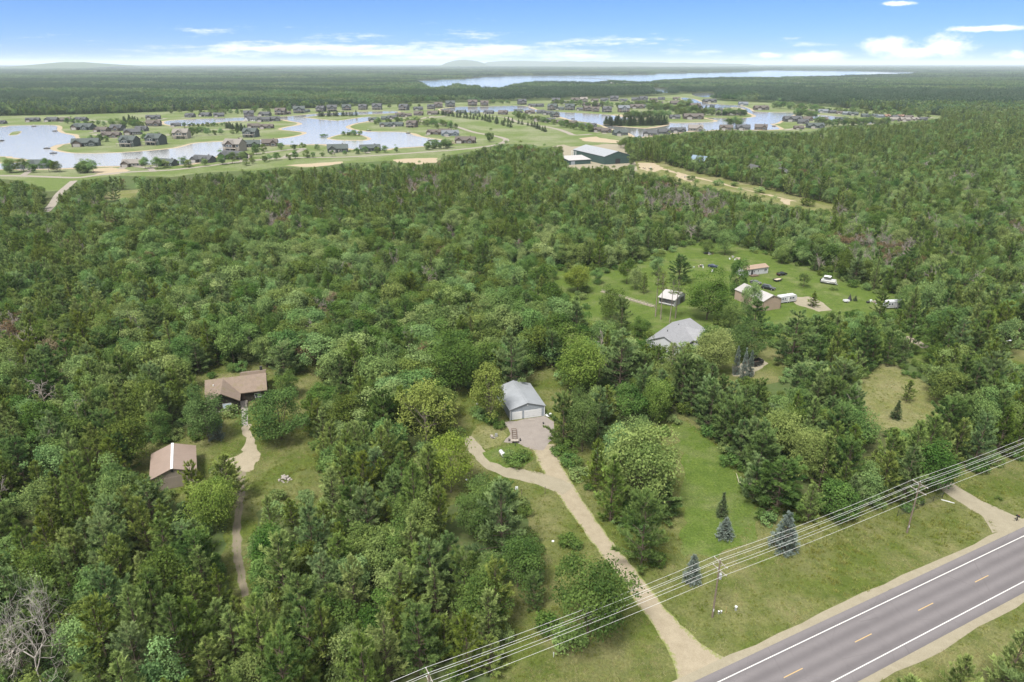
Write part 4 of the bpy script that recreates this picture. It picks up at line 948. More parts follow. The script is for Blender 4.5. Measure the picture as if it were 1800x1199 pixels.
def house_proto(v):
    root = link('lake_house', None)
    w, d, hh, rr = [(17, 9.5, 3.1, 6.2), (14, 10, 5.6, 8.8), (20, 9.5, 3.0, 6.0), (15, 9, 3.2, 6.4)][v]
    parts = []
    def body(*a, **k): return M().gable_body(*a, **k).obj('wall', WALLS['k'], root)
    def roof(*a, **k): return M().gable_roof(*a, **k).obj('roof', ROOFS['k'], root)
    body(-w / 2, w / 2, 0, d, hh, rr, 'x'); roof(-w / 2, w / 2, 0, d, hh, rr, 'x', .5, .22, .4)
    win = lambda x0, x1, z0, z1, y: window(root, x0, x1, z0, z1, y, bars=0)
    if v == 0:
        body(-w / 2 + .6, -w / 2 + 7.6, -4.5, 3, hh, 5.6, 'y'); roof(-w / 2 + .6, -w / 2 + 7.6, -4.5, 4.0, hh, 5.6, 'y', .45, .22, .4)
        M().box(-w / 2 + 1.6, -w / 2 + 6.6, -4.58, -4.46, .1, 2.4).obj('garage_door', GDOOR, root)
        win(1.5, 3.3, 1.0, 2.3, -.02); win(5.2, 7.0, 1.0, 2.3, -.02); M().box(.0, 1.0, -.06, .03, .1, 2.2).obj('door', GDOOR, root)
    elif v == 1:
        body(-3.2, 3.2, -2.2, 4, hh, 8.2, 'y'); roof(-3.2, 3.2, -2.2, 4.6, hh, 8.2, 'y', .45, .22, .5)
        for x in (-2.3, .2): win(x, x + 2.0, .9, 2.5, -2.22)
        for x in (-2.3, .2): win(x, x + 2.0, 3.6, 5.2, -2.22)
        win(-6.2, -4.4, 3.5, 4.8, -.02); win(4.4, 6.2, 3.5, 4.8, -.02)
        M().box(-6.8, 6.8, -4.6, -2.3, 2.7, 2.95).obj('deck', WOODG, root)
        for x in (-6.6, -2.2, 2.2, 6.6): M().box(x - .12, x + .12, -4.5, -4.26, 0, 2.7).obj('deck_post', WOODG, root)
    elif v == 2:
        body(-w / 2 + 1, -w / 2 + 8, -3.5, 3, hh, 5.4, 'y'); roof(-w / 2 + 1, -w / 2 + 8, -3.5, 4, hh, 5.4, 'y', .45, .22, .4)
        body(w / 2 - 7.5, w / 2 - 2, -2.2, 3, hh, 5.0, 'y'); roof(w / 2 - 7.5, w / 2 - 2, -2.2, 4, hh, 5.0, 'y', .45, .22, .4)
        M().box(-w / 2 + 2, -w / 2 + 7, -3.58, -3.46, .1, 2.4).obj('garage_door', GDOOR, root)
        win(w / 2 - 6.2, w / 2 - 3.4, 1.0, 2.3, -2.22); win(-.5, 1.0, 1.0, 2.3, -.02)
    else:
        body(w / 2 - 6.5, w / 2 - .5, -3.8, 3, hh, 5.8, 'y'); roof(w / 2 - 6.5, w / 2 - .5, -3.8, 4, hh, 5.8, 'y', .45, .22, .4)
        win(w / 2 - 5.2, w / 2 - 1.8, 1.0, 2.6, -3.82); win(-5.6, -3.8, 1.0, 2.3, -.02); win(-2.6, -.8, 1.0, 2.3, -.02)
    M().box(w * .22, w * .22 + .9, d * .6, d * .6 + .9, rr - 1.2, rr + .9).obj('chimney', WALLS['b'], root)
    root['w'] = w
    return root
HP = [house_proto(v) for v in range(4)]
ROWS = [
 ('far bank of the left lagoon', [(2, 218, 12, 'k', 3), (57, 214, 24, 'k', 2), (90, 214, 22, 'k', 0), (115, 214, 18, 'b', 3), (140, 213, 24, 'k', 2)]),
 ('upper left peninsula', [(143, 228.5, 40, 'g', 2), (177, 232, 25, 'b', 0), (193, 242, 35, 'b', 2), (202, 230, 26, 'k', 3), (233, 237, 30, 'k', 0), (247, 231, 22, 'k', 3)]),
 ('tip of the central peninsula', [(150, 257.5, 48, 'g', 2), (223, 258, 32, 'g', 1), (268, 255, 33, 'g', 1), (317, 244, 29, 't', 1), (438, 241.5, 27, 'g', 1)]),
 ('near bank of the left lagoon', [(66, 296, 42, 'g', 0), (231, 293, 36, 't', 0), (290, 292, 36, 'g', 0), (353, 286, 44, 'k', 2), (405, 280, 50, 'k', 2), (407, 266.5, 37, 't', 1), (438, 259, 42, 'g', 2), (474, 257, 30, 'b', 3), (594, 268, 40, 'g', 0), (652, 266, 40, 'g', 2)]),
 ('back row along the western levee', [(269, 210, 26, 'k', 2), (332, 206.5, 18, 'k', 3), (359, 205, 20, 'k', 0), (385, 205.5, 20, 'k', 0), (438, 206, 19, 'k', 1), (464, 204, 21, 'k', 0), (492, 202, 20, 'b', 1), (506, 201, 12, 'b', 3), (526, 199, 22, 'g', 1), (540, 197.3, 12, 'g', 3), (562, 196.5, 17, 'k', 1), (584, 196, 19, 'k', 1), (610, 194, 17, 'g', 1), (637, 193, 16, 'k', 1), (662, 193, 18, 'k', 1), (708, 194, 18, 'k', 1), (736, 194, 18, 'k', 0), (757, 192, 14, 'k', 1), (771, 189.5, 16, 'b', 1), (792, 188, 18, 'g', 1), (831, 186, 18, 'b', 1), (852, 186, 15, 'b', 1)]),
 ('inner bank of the western canal', [(269, 222, 26, 'b', 3), (309, 222.5, 18, 'k', 0), (440, 213, 22, 'w', 0), (463, 214, 24, 'k', 0), (483, 213, 20, 'k', 3), (445, 225, 22, 'b', 0), (468, 226, 26, 'b', 2)]),
 ('middle neck of land', [(658, 213.5, 20, 'g', 0), (677, 211, 16, 'g', 3), (690, 209, 17, 'k', 0), (703, 205.5, 18, 'b', 3), (717, 205, 16, 'b', 0), (735, 203, 18, 'b', 3), (760, 202, 20, 'b', 0), (784, 200.5, 17, 'b', 3), (809, 199.5, 17, 'g', 0), (834, 199.5, 15, 'u', 3), (858, 200.5, 18, 'k', 0), (883, 201.5, 18, 'b', 3), (911, 198.5, 18, 'g', 0)]),
 ('round bay of the middle lagoon', [(679, 223, 26, 'g', 2), (698, 222.5, 22, 'g', 0), (722, 224, 20, 'b', 1), (762, 236.5, 30, 'b', 2), (782, 235, 24, 'b', 0), (792, 239, 34, 'u', 2), (817, 252, 40, 'b', 2)]),
 ('south bank of the eastern lagoon', [(933, 200, 18, 'b', 0), (950, 200, 16, 'k', 3), (963, 202, 20, 'k', 0), (977, 206, 16, 'g', 1), (947, 213, 20, 't', 0), (965, 214.5, 24, 'k', 2), (988, 217.5, 20, 'b', 0), (1008, 219.5, 18, 'b', 3), (1018, 223, 13, 'w', 3), (1028, 223.5, 16, 'k', 0), (1042, 223.5, 16, 'k', 3), (1050, 231.5, 22, 'b', 0), (1066, 233.5, 20, 'b', 3), (1092, 238, 28, 'g', 0), (1142, 239, 27, 'k', 0), (1168, 236, 22, 'k', 3), (1193, 233, 30, 'k', 2), (1223, 231, 28, 't', 3), (1277, 228.5, 25, 'b', 0), (1307, 228.5, 26, 'k', 0), (1337, 228.5, 24, 'b', 3)]),
 ('northern cluster of closely set houses', [(919, 184, 16, 'k', 1), (935, 188, 16, 'k', 0), (950, 188, 14, 'k', 3), (977, 182, 16, 'k', 1), (995, 183, 16, 'k', 0), (1010, 181, 15, 'b', 1), (1027, 180, 15, 't', 1), (1045, 179, 15, 'b', 0), (1062, 178.5, 15, 'k', 3), (1080, 178, 16, 'k', 1), (1097, 179, 15, 'k', 0), (1117, 178, 16, 'k', 3), (1132, 179, 16, 'k', 1), (1150, 177.5, 14, 'b', 0), (1162, 176, 13, 'k', 3), (1190, 175.5, 13, 'b', 0)]),
 ('north shore of the eastern lagoon', [(970, 193.5, 18, 'g', 1), (984, 193.5, 16, 'g', 0), (1001, 193.5, 18, 'g', 1), (1020, 194.5, 16, 'k', 0), (1034, 195.5, 15, 'b', 1), (1047, 196.5, 14, 'b', 1), (1068, 197.5, 17, 'k', 1), (1030, 186.5, 15, 'b', 0), (1050, 187.5, 15, 'b', 3), (1097, 197.5, 22, 'u', 1), (1120, 191, 26, 'b', 2), (1140, 190.5, 18, 'k', 0), (1123, 206.5, 32, 'g', 2), (1158, 184.5, 18, 'b', 0), (1188, 184.5, 18, 'b', 3)]),
 ('eastern peninsula', [(1187, 209, 20, 'k', 0), (1220, 209.5, 38, 'b', 2), (1224, 193, 20, 'b', 1), (1264, 196, 18, 'g', 0), (1268, 203, 22, 'b', 0), (1295, 202.5, 34, 'b', 2), (1250, 180.5, 26, 'k', 2), (1307, 185.5, 18, 'u', 0), (1340, 193.5, 28, 'b', 2)]),
 ('land beside the eastern canal', [(1395, 214, 34, 'k', 2), (1412, 218, 20, 'k', 3), (1405, 227.5, 18, 'b', 0), (1435, 225.5, 32, 'g', 2), (1420, 212.5, 18, 'b', 3), (1448, 212.5, 18, 'b', 0), (1480, 213.5, 22, 'g', 0), (1517, 217, 24, 'b', 2), (1550, 218, 19, 'k', 0), (1573, 213.5, 18, 't', 3), (1592, 213, 18, 't', 0)]),
 ('long eastern row against the forest', [(1422, 197.5, 14, 'b', 0), (1447, 198.5, 18, 'u', 0), (1465, 199.5, 14, 'k', 3), (1477, 200.5, 13, 'b', 0), (1488, 202, 14, 'u', 3), (1501, 203, 17, 'g', 0), (1522, 206, 15, 'g', 3), (1536, 205.5, 14, 'g', 0), (1549, 207, 13, 'u', 3), (1561, 206.5, 13, 'o', 0), (1575, 208, 12, 'k', 3), (1584, 207, 10, 'o', 0), (1598, 209.5, 16, 'b', 3), (1610, 212, 15, 't', 0), (1623, 212, 14, 'k', 3)]),
]
CN = dict(k='charcoal', g='green-grey', b='dark brown', t='tan', o='rust-brown', u='blue-grey', w='white-walled')
ORD = ['first', 'second', 'third', 'fourth', 'fifth', 'sixth', 'seventh', 'eighth', 'ninth', 'tenth', 'eleventh', 'twelfth', 'thirteenth', 'fourteenth', 'fifteenth', 'sixteenth', 'seventeenth', 'eighteenth', 'nineteenth', 'twentieth', 'twenty-first', 'twenty-second', 'twenty-third']
used_p = set(); hr = random.Random(5)
HOUSE_SPOTS = []
for row, items in ROWS:
    items = sorted(items)
    for i, (px, py, wpx, c, v) in enumerate(items):
        b = G(px, py); wm = wpx / ppm(b); k = min(1.6, max(.75, .84 * wm / HP[v]['w']))
        if v in used_p: o = copy_tree(HP[v])
        else: o = HP[v]; used_p.add(v)
        o.location = (b.x, b.y, .12); o.rotation_euler = (0, 0, hr.uniform(-.35, .35)); o.scale = (k, k, min(k, 1.35))
        tag(o, '%s lakeside house, %s from the left on the %s' % (CN[c], ORD[i], row), 'house', 'houses of the lakeside subdivision')
        for ch in o.children:
            nm = ch.name.split('.')[0]
            if nm == 'wall': set_mat(ch, WALLS[c if c in WALLS else 'k'] if hr.random() < .9 else WALLS['b'])
            if nm == 'roof': set_mat(ch, ROOFS['k' if c == 'w' else c])
        HOUSE_SPOTS.append((b.x, b.y, wm))

# drives and cars in front of the larger lakeside houses
n_ = 0
for o_ in [q for q in bpy.data.objects if q.parent is None and q.name.startswith('lake_house')]:
    if o_.scale.x * 17 < 13 or o_.location.y > 1250: continue
    a = o_.rotation_euler.z; k = o_.scale.x; lx = -5.5 * k
    def loc(x, y): d = rot2((x, y), a); return (o_.location.x + d[0], o_.location.y + d[1])
    if o_['label'].find('bank') < 0 and n_ % 2: n_ += 1; continue
    sheet('driveway', [loc(lx - 3, -4.7 * k), loc(lx + 3, -4.7 * k), loc(lx + 4.5, -15), loc(lx - 1.5, -15)], .19, PATHG, label='concrete drive of the %s' % o_['label'].split(' lakeside')[0] + ' house' + o_['label'].split('house')[1])
    n_ += 1

# ---------------------------------------------------------------- power line
POLES = []
pa = math.atan2(RDIR.y, RDIR.x)
ang_line = math.atan2(G(1594, 937).y - G(1252, 1085).y, G(1594, 937).x - G(1252, 1085).x)
p2, p3 = G(1252, 1085), G(1594, 937); span = p3 - p2
PH = 11.6
pole_pts = [p2 - span, p2, p3, p3 + span]
ARM = [(-1.45, PH - .25), (0, PH + .30), (1.45, PH - .25), (-1.45, PH - 1.75), (.45, PH - 1.75), (1.45, PH - 1.75)]
pl = ['wooden power pole at the bottom edge, left of the driveway mouth', 'wooden power pole with transformer beside the driveway mouth', 'wooden power pole with two crossarms beside the chain-link fence', None]
for i, p in enumerate(pole_pts[:3]):
    o = thing('power_pole', pl[i], 'power pole', p, ang_line, 'roadside power poles')
    M().tube((0, 0, -.3), (0, 0, PH), .17, .11, 8).obj('post', WOODP, o)
    for zz_ in (PH - .45, PH - 1.95):
        a = M().box(.10, .20, -1.6, 1.6, zz_ - .05, zz_ + .07).obj('crossarm', WOODG, o)
        M().tube((.2, -.7, zz_), (.06, 0, zz_ - .5), .025).obj('brace', STEEL, a); M().tube((.2, .7, zz_), (.06, 0, zz_ - .5), .025).obj('brace', STEEL, a)
    for (y, zz_) in ARM: M().tube((.12 if y else 0, y, zz_ - .2), (.12 if y else 0, y, zz_), .05, .07, 6).obj('insulator', WHITEP, o)
    if i == 1:
        tr = M().tube((.05, -.42, PH - 3.3), (.05, -.42, PH - 2.4), .24, .24, 10).obj('transformer', STEEL, o)
        M().tube((.05, -.42, PH - 2.4), (.05, -.42, PH - 2.1), .05).obj('bushing', WHITEP, tr)
    M().box(-.16, .0, -.2, -.15, 1.4, 1.9).obj('marker_plate', WHITEP, o)
wl_ = ['topmost pair, lawn side', 'pole-top pin', 'topmost pair, road side', 'lower crossarm, lawn side', 'lower crossarm, middle', 'lower crossarm, road side']
prev = pole_pts[0] - span
rn_ = Vector((-math.sin(ang_line), math.cos(ang_line), 0)); rd0 = Vector((math.cos(ang_line), math.sin(ang_line), 0))
for k, (y, zz_) in enumerate(ARM):
    pts = []
    P = [prev] + pole_pts + [pole_pts[-1] + span]
    for i in range(len(P) - 1):
        for j in range(12):
            t = j / 12; q = P[i].lerp(P[i + 1], t) + rn_ * y + rd0 * .12
            pts.append((q.x, q.y, zz_ - (.35 + .1 * (k % 3)) * 4 * t * (1 - t)))
    tag(M().path(pts, .021, 4).obj('power_line', WIRE), 'thin pale overhead wire on the %s' % wl_[k], 'power line', 'overhead wires along the highway')
# light pole far right
o = thing('yard_light', 'slim yard light pole at the far right edge', 'lamp', G(1757, 640), 0)
M().tube((0, 0, 0), (0, 0, 7.5), .1, .07).obj('post', STEEL, o); M().tube((0, 0, 7.5), (1.0, 0, 7.8), .05).obj('arm', STEEL, o); M().box(.8, 1.4, -.15, .15, 7.65, 7.85).obj('lamp_head', WHITEP, o)

# ---------------------------------------------------------------- small roadside things
o = thing('mailbox', 'black mailbox on a post at the end of the pale drive', 'mailbox', G(1787, 916), pa)
M().box(-.06, .06, -.06, .06, 0, 1.05).obj('post', BLACKP, o)
prof = [(-.16, 1.05), (.16, 1.05), (.16, 1.25)] + [(.16 * math.cos(a), 1.25 + .16 * math.sin(a)) for a in np.linspace(.3, math.pi - .3, 5)] + [(-.16, 1.25)]
M().prism(prof, -.35, .35, 'xz').obj('box', BLACKP, o); M().box(.17, .19, -.1, .12, 1.2, 1.42).obj('flag', plain('red_flag', (.4, .03, .02)), o)
M().box(-1.0, -.06, -.05, .05, .85, .95).obj('support_arm', BLACKP, o)
for i, (x, y, s) in enumerate([(1263, 1079, .55), (1267.5, 1078, .5), (1293, 1073, .8)]):
    o = thing('utility_pedestal', ['left of two small white utility pedestals by the power pole', 'right of two small white utility pedestals by the power pole', 'larger white utility pedestal beside the bare patch'][i], 'pedestal', G(x, y), .3)
    M().tube((0, 0, 0), (0, 0, s), s * .26, s * .24, 8).obj('body', STEEL, o); M().ball((0, 0, s), (s * .33, s * .33, s * .22)).obj('cap', WHITEP, o, True)
o = thing('marker_post', 'slim yellow marker post beside the pedestals', 'post', G(1275.5, 1078)); M().tube((0, 0, 0), (0, 0, 1.3), .03).obj('post', YEL, o); M().box(-.05, .05, -.02, .02, 1.0, 1.3).obj('tip', YEL, o)
o = thing('marker_post', 'slim white marker post under the lowest wire near the driveway', 'post', G(973, 1156)); M().tube((0, 0, 0), (0, 0, 1.1), .04).obj('post', WHITEP, o); M().box(-.07, .07, -.02, .02, .8, 1.1).obj('tip', WHITEP, o)
# chain-link fence by the eastern drive
fence = thing('chain_link_fence', 'chain-link fence with dark posts beside the gravel drive', 'fence', (0, 0, 0))
fp = [G(*p) for p in [(1577, 908), (1600, 900), (1622, 890), (1640, 882), (1656, 876), (1645, 862), (1636, 852)]]
for a in fp: M().tube((a.x, a.y, 0), (a.x, a.y, 1.5), .05).obj('post', DARKM, fence)
LINKM = plain('fence_wire', (.05, .055, .05), .6)
for a, b in zip(fp[:-1], fp[1:]):
    mm = M().tube((a.x, a.y, 1.45), (b.x, b.y, 1.45), .025, None, 4); n = max(2, int((b - a).length / .3))
    for k in range(n):
        for z0, z1 in ((.05, 1.4), (1.4, .05)): q, w = a.lerp(b, k / n), a.lerp(b, min(1, (k + 3) / n)); mm.tube((q.x, q.y, z0), (w.x, w.y, z1), .008, None, 3)
    mm.obj('wire_panel', LINKM, fence)
tag(M().box(0, 2.4, -.12, .12, .02, .1).obj('plank', WHITEP), 'white plank lying on the grass by the fence corner', 'plank'); bpy.data.objects['plank'].location = G(1654, 878.5); bpy.data.objects['plank'].rotation_euler = (0, 0, R(-32))
# brush pile of peeled poles
hr2 = random.Random(8)
for cx, cy_, n, s, lab in ((1316, 852, 9, 2.6, 'heap of pale peeled poles beside the big white pine'), (1298, 849, 2, 2.0, 'two pale poles leaning together on the lawn')):
    o = thing('pole_pile', lab, 'wood pile', G(cx, cy_))
    for k in range(n):
        a = hr2.uniform(-.5, .5) + 1.25; x = hr2.uniform(-.7, .7)
        M().tube((x, hr2.uniform(-1.2, 0), .1 + .05 * k), (x + math.cos(a) * s, math.sin(a) * s * .6, .3 + hr2.uniform(.3, 1.4)), .09, .05, 6).obj('pole', PALEWOOD, o)
# rubble heap in the western lawn
o = thing('stone_pile', 'heap of grey stones in a ring on the western lawn', 'stones', G(501, 843))
for k in range(34):
    a, r_ = hr2.uniform(0, 6.28), hr2.uniform(0, 1.6); s = hr2.uniform(.14, .36)
    M().ball((math.cos(a) * r_, math.sin(a) * r_, s * .4 + max(0, .5 - r_ * .4)), (s, s * hr2.uniform(.7, 1.1), s * .7), 6, 4, .2, hr2).obj('stone', STONE, o)
# meter posts by the garage drive
for (x, y, hh, lab) in ((908, 868, 2.0, 'white electric meter box on a post by the driveway bend'), (917, 869, 1.2, 'short bare post beside the meter post'), (958, 869, 1.9, 'thin dark post at the driveway bend')):
    o = thing('meter_post' if 'meter box' in lab else 'fence_post', lab, 'post', G(x, y)); M().tube((0, 0, 0), (0, 0, hh), .07, .06).obj('post', WOODP, o)
    if 'meter box' in lab: M().box(-.3, .3, -.22, -.06, 1.2, 1.85).obj('meter_box', WHITEP, o); M().tube((0, -.3, 1.5), (0, -.22, 1.5), .12).obj('meter', STEEL, o)
    else: M().box(-.08, .08, -.08, .08, hh - .1, hh).obj('cap', DARKM, o)
# propane tank
o = thing('propane_tank', 'white horizontal propane tank beside the shrub island', 'tank', G(883.5, 803), R(-66))
prof = [(-1.55, 0), (-1.45, .28), (-1.2, .46), (-.9, .5), (.9, .5), (1.2, .46), (1.45, .28), (1.55, 0)]
mm = M()
for i in range(len(prof) - 1): mm.tube((prof[i][0], 0, .85), (prof[i + 1][0], 0, .85), max(.02, prof[i][1]), max(.02, prof[i + 1][1]), 14)
mm.obj('tank', WHITEP, o, True); M().ball((0, 0, 1.38), (.22, .22, .16)).obj('valve_dome', STEEL, o, True)
for x in (-.9, .9): M().box(x - .12, x + .12, -.3, .3, 0, .5).obj('leg', CONC, o)
# rusty frame trailer on the apron
o = thing('frame_trailer', 'rusty steel ladder-frame trailer on the cracked concrete apron', 'trailer', G(905, 781), R(92))
for y in (-.55, .55): M().box(0, 6.6, y - .05, y + .05, .55, .68).obj('rail', RUSTY, o)
for k in range(7): M().box(.4 + k * 1.0, .5 + k * 1.0, -.5, .5, .57, .66).obj('cross_member', RUSTY, o)
M().tube((1.6, -1.5, .4), (1.6, 1.5, .4), .06).obj('axle', RUSTY, o); M().box(-1.4, 0, -.06, .06, .5, .62).obj('tongue', DARKM, o)
for y in (-1.35, 1.35):
    w = M().tube((1.6, y - .11, .36), (1.6, y + .11, .36), .36, .36, 12).obj('wheel', TYRE, o); M().tube((1.6, y - .12, .36), (1.6, y + .12, .36), .18, .18, 10).obj('rim', STEEL, w)
M().box(.2, 1.1, -.9, .9, .69, .78).obj('bunk_board', WOODG, o)
for i, (x, y, sx, lab) in enumerate([(955, 745, .5, 'small black bin on the apron below the pine'), (955.5, 751, .45, 'second small black bin just below the first'), (934, 738, 1.6, 'weathered plank left along the garage door')]):
    q = tag(M().prism([(-sx * .3, 0), (sx * .3, 0), (sx * .36, .7 * min(sx, .8)), (-sx * .36, .7 * min(sx, .8))], -.3, .3, 'xz').obj('bin' if i < 2 else 'plank', DARKM if i < 2 else WOODG), lab, 'bin' if i < 2 else 'plank'); q.location = G(x, y)
    if i == 2: q.scale = (1.6, .5, .12); q.location.z = .05
o = thing('rubbish_bag', 'crumpled pale tarp beside the garage corner', 'tarp', G(966, 732)); M().ball((0, 0, .35), (1.0, .7, .5), 9, 6, .25, hr2).obj('tarp', WHITEP, o)
for i, (x, y, lab) in enumerate([(839, 711, 'white bucket in the lawn west of the garage'), (972, 952, 'white tyre-sized stone ring near the small shrub'), (820, 844, 'round white disc on the grass by the spur'), (779, 690, 'flat grey lid at the edge of the western lawn')]):
    tag(M().tube((0, 0, 0), (0, 0, .35 if i == 0 else .15), .25 if i != 3 else .9, None, 10).obj('bucket' if i == 0 else 'disc', WHITEP if i < 3 else CONC), lab, 'bucket' if i == 0 else 'disc').location = G(x, y)

# ---------------------------------------------------------------- vehicles in the yard
def wheels(o, xs, yh, r_=.36, w=.24):
    for x in xs:
        for y in (-yh, yh):
            q = M().tube((x, y - w / 2, r_), (x, y + w / 2, r_), r_, r_, 14).obj('wheel', TYRE, o); M().tube((x, y - w / 2 - .01, r_), (x, y + w / 2 + .01, r_), r_ * .55, r_ * .55, 10).obj('rim', STEEL, q)
def car(name, label, cat_, loc, ang, L=4.8, W=1.9, Hh=1.75, body=BLACKP, style='suv', group='vehicles in the far yard'):
    o = thing(name, label, cat_, loc, ang, group)
    lo = [(-L / 2, .38), (L / 2, .38), (L / 2, .75), (L / 2 - .15, .95), (L * .18, 1.05), (-L / 2 + .08, 1.05), (-L / 2, .8)]
    M().prism(lo, -W / 2, W / 2, 'xz').obj('body', body, o)
    if style == 'suv': cabp = [(-L / 2 + .1, 1.05), (L * .2, 1.05), (L * .07, Hh), (-L / 2 + .35, Hh)]
    elif style == 'pickup': cabp = [(-L * .12, 1.05), (L * .2, 1.05), (L * .1, Hh), (-L * .09, Hh)]
    else: cabp = [(-L * .36, 1.0), (L * .2, 1.0), (L * .04, Hh), (-L * .2, Hh)]
    xs = [p[0] for p in cabp]
    gl_ = M(); i_ = .14; T = [(cabp[k][0], cabp[k][1]) for k in range(4)]
    gl_.hexa([(T[0][0], -W / 2 + .04, 1.04), (T[1][0], -W / 2 + .04, 1.04), (T[1][0], W / 2 - .04, 1.04), (T[0][0], W / 2 - .04, 1.04), (T[3][0], -W / 2 + i_ + .1, Hh - .06), (T[2][0], -W / 2 + i_ + .1, Hh - .06), (T[2][0], W / 2 - i_ - .1, Hh - .06), (T[3][0], W / 2 - i_ - .1, Hh - .06)]).obj('cabin_glass', GLASS, o)
    M().hexa([(T[3][0] - .05, -W / 2 + .2, Hh - .07), (T[2][0] + .05, -W / 2 + .2, Hh - .07), (T[2][0] + .05, W / 2 - .2, Hh - .07), (T[3][0] - .05, W / 2 - .2, Hh - .07), (T[3][0] + .05, -W / 2 + .28, Hh), (T[2][0] - .05, -W / 2 + .28, Hh), (T[2][0] - .05, W / 2 - .28, Hh), (T[3][0] + .05, W / 2 - .28, Hh)]).obj('cabin_roof', body, o)
    if style == 'pickup':
        M().box(-L / 2 + .1, -L * .13, -W / 2 + .15, W / 2 - .15, 1.052, 1.07).obj('bed', DARKM, o)
        for y in (-W / 2, W / 2 - .12): M().box(-L / 2, -L * .13, y, y + .12, 1.05, 1.25).obj('bed_side', body, o)
    wheels(o, (-L * .31, L * .31), W / 2 - .1)
    for y in (-W / 2 + .12, W / 2 - .42): M().box(L / 2 - .08, L / 2 + .02, y, y + .3, .62, .8).obj('headlight', WHITEP, o)
    for y in (-W / 2 + .06, W / 2 - .3): M().box(-L / 2 - .02, -L / 2 + .05, y, y + .24, .7, .95).obj('tail_light', plain('red_lens', (.25, .01, .01), .3) if 'red_lens' not in MATS else MATS['red_lens'], o)
    return o
DARKBLUE = plain('dark_blue_paint', (.02, .03, .06), .25, .5)
car('parked_suv', 'long black SUV parked on the grass behind the tan barn', 'car', G(1350.5, 508.5), R(-41), 5.3, 2.0, 1.85)
car('parked_car', 'dark car half hidden by the tree beside the mobile home deck', 'car', G(1328, 499), R(-50), 4.6, 1.85, 1.5, style='sedan', body=plain('charcoal_paint', (.05, .05, .05), .3, .5))
car('parked_pickup', 'small dark pickup parked farthest back by the mobile home', 'car', G(1374, 484), R(25), 4.6, 1.8, 1.6, style='pickup')
car('parked_car', 'dark blue car in the grass left of the mobile home', 'car', G(1253, 470), R(-35), 4.2, 1.8, 1.45, style='sedan', body=DARKBLUE)
o = thing('utility_trailer', 'flat utility trailer with a tan deck on the grass', 'trailer', G(1366.5, 494), R(33), 'vehicles in the far yard')
M().box(-1.9, 1.9, -1.0, 1.0, .6, .72).obj('deck', PALEWOOD, o)
for y in (-1.05, .99): M().box(-1.9, 1.9, y, y + .06, .55, .95).obj('side_rail', DARKM, o)
M().box(-1.95, -1.88, -1.0, 1.0, .55, .95).obj('end_rail', DARKM, o); M().box(1.9, 3.0, -.05, .05, .5, .6).obj('tongue', DARKM, o); wheels(o, (-.2,), 1.2, .34, .2)
def camper(label, loc, ang, L, W=2.4, Hh=2.9, name='camper_trailer'):
    o = thing(name, label, 'camper', loc, ang, 'campers in the far yard'); hl_ = L / 2
    M().prism([(-hl_, .75), (-hl_ + .25, .5), (hl_ - .5, .5), (hl_, 1.0), (hl_, Hh - .6), (hl_ - .35, Hh), (-hl_ + .2, Hh), (-hl_, Hh - .3)], -W / 2, W / 2, 'xz').obj('body', VINYL, o)
    for (x0, x1) in ((-hl_ + .5, -hl_ + 1.2), (-hl_ + 1.7, -hl_ + 2.2), (.4, 1.1), (1.5, 2.4)): M().box(x0, x1, -W / 2 - .03, -W / 2 + .02, 1.6, 2.2).obj('window', GLASS, o)
    M().box(-.5, .15, -W / 2 - .03, -W / 2 + .02, .6, 2.4).obj('door', WHITEP, o); M().box(-hl_ + .3, hl_ - .3, -W / 2 - .02, -W / 2 + .01, 1.1, 1.25).obj('stripe', TANWALL, o)
    M().box(-.4, .4, -.35, .35, Hh, Hh + .3).obj('roof_vent', WHITEP, o); wheels(o, (-.5, .35), W / 2 - .15, .34); M().box(hl_, hl_ + 1.2, -.06, .06, .45, .58).obj('hitch', DARKM, o)
    M().box(hl_ - .02, hl_ + .03, -.8, .8, 1.4, 2.1).obj('front_window', GLASS, o)
    return o
camper('white camper parked against the gable end of the tan barn', G(1382, 531), R(20.4), 7.4)
camper('white camper half hidden by trees at the right end of the yard', G(1572, 541), R(8), 8.0)
# pontoon boat on its trailer
o = thing('pontoon_boat', 'white pontoon boat with a canopy parked on the grass', 'boat', G(1456, 499), R(-34))
for y in (-.85, .85):
    mm = M().tube((-2.9, y, .85), (2.4, y, .85), .32, .32, 10); mm.tube((2.4, y, .85), (3.1, y, 1.0), .32, .08, 10); mm.obj('pontoon', STEEL, o, True)
M().box(-2.9, 2.7, -1.2, 1.2, 1.18, 1.3).obj('deck', WOODG, o)
for y in (-1.2, 1.15): M().box(-2.8, 2.6, y, y + .05, 1.32, 1.95).obj('side_panel', WHITEP, o)
M().box(2.6, 2.65, -1.15, 1.15, 1.32, 1.95).obj('bow_panel', WHITEP, o)
for x in (-1.8, .4):
    for y in (-1.1, 1.1): M().tube((x, y, 1.9), (x, y, 3.1), .03).obj('canopy_post', STEEL, o)
M().prism([(-2.1, 3.05), (.7, 3.05), (.5, 3.2), (-1.9, 3.2)], -1.2, 1.2, 'xz').obj('canopy', WHITEP, o)
for (x, y) in ((-1.6, -.6), (-1.6, .5), (1.4, -.7), (1.4, .6)): M().box(x - .5, x + .5, y - .35, y + .35, 1.31, 1.75).obj('seat', VINYL, o)
M().box(-3.4, -2.9, -.25, .25, .6, 1.7).obj('motor', BLACKP, o); M().box(-2.6, 3.6, -.5, .5, .38, .48).obj('trailer_frame', STEEL, o); wheels(o, (-.8, .1), .6, .3, .2)
for y in (-.85, .85): M().box(-2.2, 1.8, y - .12, y + .12, .48, .56).obj('trailer_bunk', WOODG, o)
